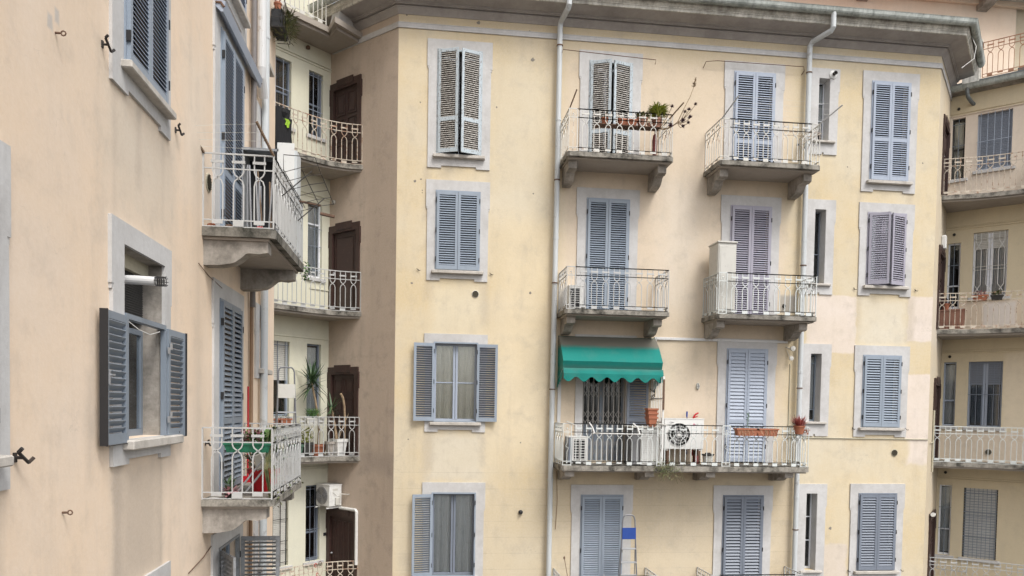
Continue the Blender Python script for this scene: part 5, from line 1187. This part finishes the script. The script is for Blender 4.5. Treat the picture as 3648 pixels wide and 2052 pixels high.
mb = MB(); mb.tube([(0, 0, 0), (-.02, -.02, .2)], .012, 5, r2=.004); one('white_cloth_peg', mb, 'plastic', 'white pointed rod in front of the lowest blue balcony door', 'rod', P(F_M, 4.35, .85, -4.0))

# --- peach wing balconies
Z = 2.29
t = thing('balcony_cabinet', 'open white cabinet with a dark inside on the upper balcony of the peach wing', 'cabinet', T(LX, 12.35, Z))
mb = MB(); mb.box(.05, .09, 0, .55, 0, 1.62); mb.box(.05, .62, 0, .55, 1.62, 1.66); mb.box(.05, .62, .5, .55, 0, 1.62); mb.build('cabinet_body', 'oldgrey', t)
mb = MB(); mb.box(.09, .6, .49, .5, 0, 1.6); mb.build('cabinet_inside', 'blk', t)
MB().bbox(.60, .86, .0, .03, -.0, 1.76, .004).build('cabinet_door', 'plastic', t, T(0, 0, 0)); MB().bbox(.84, .90, .03, .4, 0, 1.66, .004).build('cabinet_side', 'pipe', t)
mb = MB(); r_ = random.Random(21)
for i in range(9):
    x = .35+r_.random()*.42; y = 11.0+r_.random()*1.2; mb.tube([(x, y, .0), (x+r_.uniform(-.06, .06), y+r_.uniform(-.05, .1), .95+.2*r_.random())], .011, 5)
one('broom_bundle', mb, 'alu', 'bundle of brooms and poles leaning inside the railing of the upper peach balcony', 'poles', T(LX, 0, Z))
mb = MB(); mb.tube([(.5, 11.9, 0), (.36, 12.1, 1.25)], .012, 5); mb.tube([(.62, 11.8, 0), (.52, 12.2, 1.1)], .012, 5); one('dark_poles', mb, 'wood', 'two brown wooden poles leaning by the open cabinet on the upper peach balcony', 'poles', T(LX, 0, Z))
for i, (y, o_) in enumerate(((10.52, .10), (10.55, .32), (10.6, .7))):
    mb = MB(); mb.bbox(-.05, .05, -.04, .04, 0, .06, .015); one('terracotta_shard', mb, ('terra', 'rust', 'red')[i], ('rough terracotta lump nearest the wall on the edge of the upper peach balcony', 'flat rusty lump on the edge of the upper peach balcony', 'small red lump near the corner post of the upper peach balcony')[i], 'rubble', T(LX+o_, y, Z))
for i, (x, y0) in enumerate(((.02, 10.44), (.90, 10.46))):
    mb = MB(); mb.tube([(0, 0, 0), (-.13 if i == 0 else -.16, -.02-.3, .22 if i == 0 else .33)], .018, 4)
    for k in range(5): mb.tube([Vector((-.03*k, -.06*k, .045*k)), Vector((-.03*k, -.06*k, .045*k+.03))], .005, 4)
    one('line_prop', mb, 'wood', ('brown wooden clothes line arm rising from the wall end of the upper peach balcony', 'brown wooden clothes line arm rising from the outer corner of the upper peach balcony')[i], 'clothes rack', T(LX+x, y0, Z+.95), 'clothes line arms on the balcony railings')
mb = MB()
for k in (.25, .5, .75, 1): mb.tube([(-.13*k, -.32*k, .22*k), (.90-.16*k, .02-.3*k, .33*k-.02)], .0022, 3)
one('clothes_line', mb, 'plasticd', 'thin washing lines stretched between the two wooden arms of the upper peach balcony', 'clothes line', T(LX+.02, 10.44, Z+.95))
t = thing('wire_rack', 'folding wire clothes rack hanging outside the long side of the upper peach balcony', 'clothes rack', T(LX+.93, 11.4, Z+.86))
mb = MB()
for k, (o_, z) in enumerate(((.05, .0), (.28, .04), (.50, .08))): mb.tube([(o_, -.7+k*.1, z), (o_, 1.3, z)], .006, 4)
for y in (-.7, -.3, .1, .5, .9, 1.3): mb.tube([(0, y, -.05), (.28, y, .04), (.5, y, .08)], .005, 4)
for y in (-.5, .9): mb.tube([(0, y, -.3), (.4, y, .06)], .009, 4)
mb.tube([(.05, -.7, 0), (.05, -.7, .2), (.45, -.6, .22), (.5, -.5, .08)], .006, 4); mb.build('rack_wires', 'dim', t)
mb = MB(); mb.tube([(.02, .9, .0), (.34, .95, -.04)], .018, 5); mb.tube([(.3, 1.2, -.1), (.52, 1.25, -.13)], .028, 5); mb.build('rack_handles', 'rust', t)
# hanging basket far up the peach wing
t = thing('hanging_planter', 'dark basket planter overflowing with dry greenery high on the peach wall', 'planter', T(LX+.04, 15.1, 6.95))
mb = MB(); mb.box(.0, .2, -.3, .3, .03, .34); mb.build('trough', 'blk', t); mb = MB()
for z in (0, .18, .5): mb.tube([(0, -.34, z), (.24, -.34, z), (.24, .34, z), (0, .34, z)], .007, 4)
for y in (-.34, -.1, .12, .34): mb.tube([(0, y, 0), (.24, y, 0), (.24, y, .5)], .006, 4)
mb.build('basket', 'iron', t)
b = bush(31, 420, .2, .42, .16, .02, -.05, 1.1, .9); b.v = [(x*.9+.2, y*1.2, z) for x, y, z in b.v]; b.build('plant', 'ivy', t)
o = pot('flower_pot', 'small orange pot standing in the high hanging basket on the peach wall', T(LX+.14, 14.9, 7.29), .07, .15, 'terra'); bush(33, 20, .04, .05, .12, .012, .13, .6, .3).build('plant', 'heather', o)
# lower peach balcony
Z = -1.28
t = trough('planter', 'long green plastic planter with pink flowers hung inside the lower peach balcony railing', T(LX+.56, 10.62, Z+.62), .62, .16, .13, 'green')
r_ = random.Random(14); mb = MB()
for i in range(200): mb.leaf((r_.uniform(-.10, .16)+.02, r_.uniform(-.06, .06), .12+r_.random()*.18), (r_.uniform(-1, 1), r_.uniform(-1, 1), r_.uniform(-.2, 1)), .05, .034, .3, 2)
mb.build('flowers', 'pinkf', t); mb = MB()
for i in range(90): mb.leaf((r_.uniform(-.08, .28), r_.uniform(-.06, .06), .10+r_.random()*.16), (r_.uniform(-1, 1), r_.uniform(-1, 1), r_.uniform(-.2, 1)), .07, .045, .3, 2)
mb.build('leaves', 'leaf', t)
o = pot('flower_pot', 'bright red plastic pot with a large green plant on the lower peach balcony', T(LX+.62, 11.35, Z+.0), .22, .34, 'red')
bush(15, 260, .2, .5, .16, .085, .34, 1., .5).build('plant', 'leaf', o)
t = thing('folded_clothes_airer', 'silver folding clothes airer leaning across the lower peach balcony in front of the red pot', 'clothes rack', T(LX+.5, 10.95, Z))
mb = MB(); mb.tube([(-.12, -.2, .05), (.42, -.2, .78)], .015, 5); mb.tube([(-.02, -.15, .05), (.44, -.15, .64)], .015, 5); mb.tube([(.12, .0, .34), (-.12, 0, .78)], .008, 5); mb.tube([(.26, 0, .45), (.06, 0, .80)], .008, 5)
for i in range(7): k = i/7; mb.tube([Vector((.12, 0, .34)).lerp((-.12, 0, .78), k), Vector((.26, 0, .45)).lerp((.06, 0, .80), k)], .004, 4)
mb.build('airer_frame', 'alu', t)
mb = MB(); mb.bbox(-.1, .15, -.05, .12, 0, .22, .02); one('pale_crate', mb, 'plasticd', 'pale grey plastic tub leaning behind the corner of the lower peach balcony', 'tub', T(LX+.72, 10.9, Z+.38) @ T(ry=-18))
mb = MB(); mb.tube([(0, 0, 0), (0, 0, 1.55)], .016, 6); mb.box(-.1, .1, -.02, .02, 0, .1); one('broom', mb, 'red', 'red broom handle standing by the wall behind the lower peach balcony', 'broom', T(LX+.1, 12.75, Z))
o = pot('flower_pot', 'small dark pot with drooping pink leaves on the lower peach balcony floor', T(LX+.33, 10.56, Z), .07, .08, 'dim')
bush(17, 60, .08, .08, .09, .05, .05, 1., 1.).build('plant', 'pinkf', o); bush(18, 12, .04, .12, .12, .06, .1, .6, .3).build('leaves', 'leafd', o)
mb = MB(); mb.add([(-.12, -.05, 0.004), (.12, -.03, .004), (.14, .05, .02), (-.08, .04, .012)], [(0, 1, 2, 3)]); mb.add([(-.12, -.05, 0.0), (.12, -.03, .0), (.14, .05, .016), (-.08, .04, .008)], [(3, 2, 1, 0)]); one('newspaper', mb, 'plastic', 'grey folded newspaper on the floor of the lower peach balcony', 'newspaper', T(LX+.16, 10.54, Z))
mb = MB(); r_ = random.Random(19)
for i in range(34): y = 10.5+r_.random()*2.3; mb.leaf((.93+r_.uniform(-.06, .05), y if i > 12 else 10.5+r_.random()*.1, r_.uniform(-.12, .12)), (r_.uniform(-1, 1), r_.uniform(-1, 1), r_.uniform(-1, .5)), .045, .035, .4, 2)
for i in range(14): x = .82+r_.random()*.08; mb.tube([(x, 10.6+r_.random()*.2, 0), (x+r_.uniform(-.05, .05), 10.55, .4), (x+r_.uniform(-.06, .06), 10.6, .5+r_.random()*.5)], .006, 4)
one('climbing_stems', mb, 'ivy', 'dry climbing stems with yellow leaves at the corner of the lower peach balcony', 'plant', T(LX, 0, Z))
mb = MB(); r_ = random.Random(20)
for i in range(80): mb.leaf((r_.gauss(0, .04), r_.gauss(0, .04), r_.uniform(-.2, .1)), (r_.uniform(-1, 1), r_.uniform(-1, 1), r_.uniform(-.6, .6)), .05, .03, .4, 2)
one('balcony_weed', mb, 'leaf', 'green weed growing from the far outer corner of the upper peach balcony slab', 'plant', T(LX+.95, 12.98, 2.25))
# flue at the open window
t = thing('exhaust_flue', 'short white flue pipe with a black end cage sticking out above the open window', 'flue', T(LX-.22, 7.98, 1.20))
mb = MB(); mb.tube([(0, 0, 0), (.30, -.0, -.005), (.44, 0, -.01)], .045, 14); mb.build('flue_pipe', 'pipewhite', t); mb = MB()
for k in range(5): mb.tube([(.45+.02*k, .046*math.cos(a*.524), -.01+.046*math.sin(a*.524)) for a in range(13)], .004, 4, False)
for a in range(8): q = a*.785; mb.tube([(.44, .046*math.cos(q), -.01+.046*math.sin(q)), (.55, .046*math.cos(q), -.01+.046*math.sin(q))], .004, 4)
mb.build('end_cage', 'blk', t)

# --- galleries on the left
G = lambda x, o_, z, rz=0: F_C @ T(x, -o_, z, rz)
t = thing('hanging_jacket', 'black jacket with a neon yellow strip hung over the top gallery railing', 'jacket', G(-1.93, .69, 5.62))
mb = MB(); r_ = random.Random(3)
def drape(mb, x0, x1, z0, z1, y, seed, wob=.03, n=10, m=8, taper=0):
    r_ = random.Random(seed); ph = [r_.random()*6 for _ in range(3)]; vs = []
    for s_ in (0, 1):
        for j in range(m+1):
            for i in range(n+1):
                u_, v_ = i/n, j/m; xx = x0+(x1-x0)*u_+taper*(1-v_)*(u_-.5)+.02*math.sin(v_*7+ph[0]); zz = z0+(z1-z0)*v_-(.03*math.sin(u_*5+ph[1]) if j == 0 else 0)
                vs.append((xx, y-(.03 if s_ else 0)-wob*(1-v_*.6)*math.sin(u_*13+ph[2])*.8-(wob if s_ else 0), zz))
    k = (n+1)*(m+1); fs = []
    for s_ in (0, 1):
        for j in range(m):
            for i in range(n): a = s_*k+j*(n+1)+i; q = (a, a+1, a+n+2, a+n+1); fs.append(q if s_ == 0 else q[::-1])
    mb.add(vs, fs)
drape(mb, -.2, .16, .02, .98, -.04, 1); drape(mb, .05, .24, -.28, .8, -.02, 2, .02, 6); mb.build('jacket_body', 'cloth', t)
mb = MB(); mb.lathe([(0, -.11), (.08, -.09), (.115, 0), (.09, .08), (0, .11)], .02, -.03, .88, 12); mb.build('jacket_hood', 'cloth', t)
mb = MB(); drape(mb, .02, .13, .58, .74, -.10, 5, .01, 4, 3); mb.build('jacket_strip', 'neon', t)
Z = -1.25
def yucca(label, mtx, trunk, n, L_, seed, group=None, w_=.05, tmat='dry'):
    t = thing('yucca', label, 'plant', mtx, group); mb = MB(); mb.tube(trunk, .035, 7, r2=.022); mb.build('trunk', tmat, t)
    r_ = random.Random(seed); mb = MB(); top = Vector(trunk[-1])
    for i in range(n):
        a = r_.uniform(0, 6.28); el = r_.uniform(-.5, 1.3); mb.leaf(top+Vector((0, 0, r_.uniform(-.16, .08))), (math.cos(a)*math.cos(el), math.sin(a)*math.cos(el), math.sin(el)), L_*r_.uniform(.65, 1.1), w_*r_.uniform(.7, 1.1), .25 if el > .2 else .5, 4)
    mb.build('leaves', 'leafd', t); return t
pot('flower_pot', 'brown terracotta pot holding the tall yucca on the third gallery', G(-.62, .42, Z), .2, .28, 'terra', group='pots on the third gallery')
yucca('tall yucca with a bare leaning trunk and long blade leaves on the third gallery', G(-.62, .42, Z+.25), [(0, 0, 0), (.02, 0, .35), (-.02, 0, .7), (-.10, 0, 1.1), (-.22, 0, 1.55)], 60, .66, 1, 'yuccas', .042)
pot('flower_pot', 'white ribbed square pot at the right end of the third gallery', G(-.30, .78, Z), .22, .42, 'plastic', square=True, group='pots on the third gallery', ribs=True)
yucca('shorter yucca with few leaves in the white ribbed pot', G(-.36, .78, Z+.38), [(0, 0, 0), (-.04, 0, .3), (-.12, 0, .62), (-.16, 0, .8)], 22, .42, 2, 'yuccas', .035)
mb = MB()
for q in ([(0, 0, 0), (.12, 0, .3), (.3, 0, .62), (.38, 0, .75)], [(0, 0, 0), (-.1, 0, .3), (-.3, 0, .5)], [(0, 0, 0), (.05, 0, .35), (.02, 0, .6)]): mb.tube(q, .012, 5, r2=.006)
one('bare_branches', mb, 'dry', 'bare pale branches spreading in the white ribbed pot', 'plant', G(-.28, .76, Z+.4))
mb = MB(); mb.tube([(0, 0, 0), (0, 0, .45), (-.02, 0, .8), (-.07, 0, 1.02), (-.14, 0, 1.12)], .024, 7, r2=.03); one('cactus_stem', mb, 'dry', 'curved straw coloured bare stem standing before the brown door on the third gallery', 'plant', G(-.12, .8, Z+.4))
pot('flower_pot', 'square grey black pot with a jade plant on the third gallery', G(-1.02, .45, Z), .19, .34, 'dim', square=True, group='pots on the third gallery')
mb = bush(41, 70, .16, .34, .08, .06, .0, 1., .2); one('jade_plant', mb, 'leafy', 'jade plant with round yellow green leaves in the grey black pot', 'plant', G(-1.02, .45, Z+.32))
pot('flower_pot', 'green plastic square pot farthest left on the third gallery', G(-1.35, .5, Z), .2, .3, 'dgreen', square=True, group='pots on the third gallery')
pot('flower_pot', 'grey cement tub between the terracotta and the white pot on the third gallery', G(-.50, .72, Z), .13, .36, 'concrete', group='pots on the third gallery')
o = trough('planter', 'grey window box with feathery green plant hooked on the third gallery railing', G(-.92, .60, Z+.78), .5, .18, .14, 'plasticd'); b = bush(42, 420, .2, .22, .09, .009, .12, 1., .3); b.v = [(x*1.1, y*.7, z) for x, y, z in b.v]; b.build('plant', 'leaf', o)
for i, x in enumerate((-1.72, -2.06)):
    o = trough('planter', ('terracotta window box nearer the yucca on the third gallery railing', 'terracotta window box behind the ladder on the third gallery railing')[i], G(x, .58, Z+.76), .3, .17, .15, 'terra', 'window boxes on the third gallery')
    bush(43+i, 60, .12, .08, .08, .02, .12, 1., .4).build('plant', 'ivy', o)
ladder('old grey step ladder with a worn square platform behind the third gallery railing', T(-2.84, 17.22, Z, 25), 2.05, .46, .34, (.2, .34, .52), 'plasticd', (.67, .82), lean=.05)
# air conditioner above the lowest door
t = ac_unit('air conditioner with a spiral fan grille mounted over the lowest brown door', F_S @ T(.10, -.43, -2.53), .52, .38, .56, fan=False)
mb = MB(); cx, cz, r = .0, .29, .21
for k in range(1, 10): rr = r*k/9; mb.tube([(.24+rr*math.cos(a*.2618), -.012, cz+rr*math.sin(a*.2618)) for a in range(25)], .006, 4, False)
mb.build('fan_guard', 'acgrey', t)
mb = MB(); mb.box(.03, .06, -.05, .42, -.02, .01); mb.box(.45, .48, -.05, .42, -.02, .01); mb.build('mounting_bracket', 'plastic', t)
mb = MB(); mb.bbox(.52, .57, .16, .27, .06, .24, .006); mb.box(.521, .528, .1, .25, .42, .47); mb.tube([(.53, .1, .38), (.57, .18, .3), (.56, .3, .26), (.56, .3, .05)], .009, 5); mb.tube([(.55, .3, .33), (.75, .43, .32)], .012, 5); mb.build('pipe_connections', 'plasticd', t)
mb = MB(); mb.tube([(.55, -.05, -2.56), (1.14, -.05, -2.56), (1.18, -.05, -2.6), (1.18, -.05, -3.9)], .04, 8); mb.build('cable_duct', 'plastic', MW, FS)
MB().bbox(-.12, -.03, -.02, 0, -3.32, -3.24, .004).build('intercom', 'blk', CW, FC)
MB().lathe([(0, .07), (.05, .06), (.06, .02), (.035, 0)], .18, 0, 5.02, 12, 'y').build('wall_light', 'plasticd', MW, FS)
for i, (x, z, s_) in enumerate(((-.95, .93, .035), (-.82, .95, .045), (-.9, .70, .03))):
    mb = MB(); mb.tube([(s_*math.cos(a*.6), -.02, s_*1.3*math.sin(a*.6)) for a in range(10)], .008, 5); one('snap_hook', mb, 'red' if i != 1 else 'rust', ('red snap hook on the lowest gallery railing, left of two on the top rail', 'rust coloured snap hook on the top rail of the lowest gallery', 'red snap hook hanging below the top rail of the lowest gallery')[i], 'hook', G(x, .76, -4.76+z))

# --- galleries on the right
Gr = lambda x, o_, z, rz=0: F_R @ T(x, -o_, z, rz)
t = thing('meter_box', 'grey metal box with a black clip on the top right gallery', 'box', Gr(2.05, .3, 6.35)); MB().bbox(0, .4, 0, .2, 0, .48, .01).build('box_body', 'greyblue', t); MB().bbox(.02, .1, -.02, .1, .48, .56, .01).build('clip', 'blk', t)
t = trough('planter', 'tall brown plastic trough on the right gallery below the rusty top one', Gr(.32, .75, 2.26), .62, .3, .56, 'terrab')
o = pot('flower_pot', 'orange terracotta pot with a purple plant standing on the brown trough', Gr(.16, .72, 2.83), .1, .17, 'terra'); bush(51, 40, .08, .12, .1, .04, .15, 1, .4).build('plant', 'leafp', o)
mb = MB(); mb.lathe([(.0, 0), (.05, .005), (.05, .26), (.02, .32), (.02, .36), (0, .36)], n=12); one('green_bottle', mb, 'green', 'green plastic bottle at the left end of the right second gallery', 'bottle', Gr(.03, 1.24, 2.26))
o = trough('planter', 'red brown window box with withered plants on the right second gallery railing', Gr(.98, .93, 3.0), .34, .15, .14, 'terra', 'withered boxes on the right gallery'); bush(52, 70, .13, .1, .1, .025, .12, 1, .6).build('plant', 'pinkf', o)
o = trough('planter', 'dark box with olive leaves right of the red brown window box', Gr(1.35, .9, 3.0), .26, .15, .12, 'dim', 'withered boxes on the right gallery'); bush(53, 60, .1, .1, .1, .03, .1, 1, .6).build('plant', 'ivy', o)
mb = MB(); mb.bbox(.0, .17, -.12, 0, 0, .36, .02); t = one('alarm_box', mb, 'plastic', 'white alarm siren box on the corner wall beside the right second gallery', 'alarm', F_S2 @ T(1.32, 0, 4.42)); MB().box(.03, .14, -.125, -.12, .27, .31).build('alarm_lens', 'plasticd', t)
t = thing('flood_light', 'white cylindrical lamp on a short arm on the corner wall by the lowest right gallery', 'lamp', F_S2 @ T(.72, 0, -2.62)); MB().tube([(0, -.1, 0), (.19, -.1, -.02)], .055, 12).build('lamp_head', 'plastic', t); MB().tube([(.19, -.1, -.02), (.36, -.02, -.03)], .025, 6).build('lamp_arm', 'plasticd', t)
mb = MB(); mb.tube([(0, -.03, .95), (0, -.03, -.68)], .024, 8); mb.tube([(-.5, -.03, .1), (0, -.03, .1)], .013, 6); mb.build('conduit', 'pipecream', MW, FS2 @ T(.86, 0, -.83))
mb = MB(); mb.tube([(-.3, 0, .3), (-.3, -.1, .0), (.4, -.1, 0), (.4, 0, .3)], .008, 4)
for i in range(5): mb.tube([(-.3+.17*i, -.1, 0), (-.3+.17*i, .04, .12)], .006, 4)
one('wire_flower_rack', mb, 'greyblue', 'empty wire rack on the railing of the lowest right gallery', 'rack', Gr(.55, 1.15, -4.1))
mb = MB(); mb.tube([(0, 0, 0), (.1, -.1, -.35), (-.1, -.3, -.75), (-.5, -.4, -1.05)], .006, 4); one('loose_cable', mb, 'plastic', 'loose white cable drooping from the corner of the copper gutter to the lower gutter', 'cable', T(13.55, 17.85, 9.5))
mb = MB(); mb.bbox(0, 1.0, 0, .5, 0, .42, .02); one('covered_crate', mb, 'lead', 'dark covered box behind the rusty terrace railing at the top right', 'box', F_R @ T(1.35, 1.9, 9.5))
bpy.context.view_layer.update()
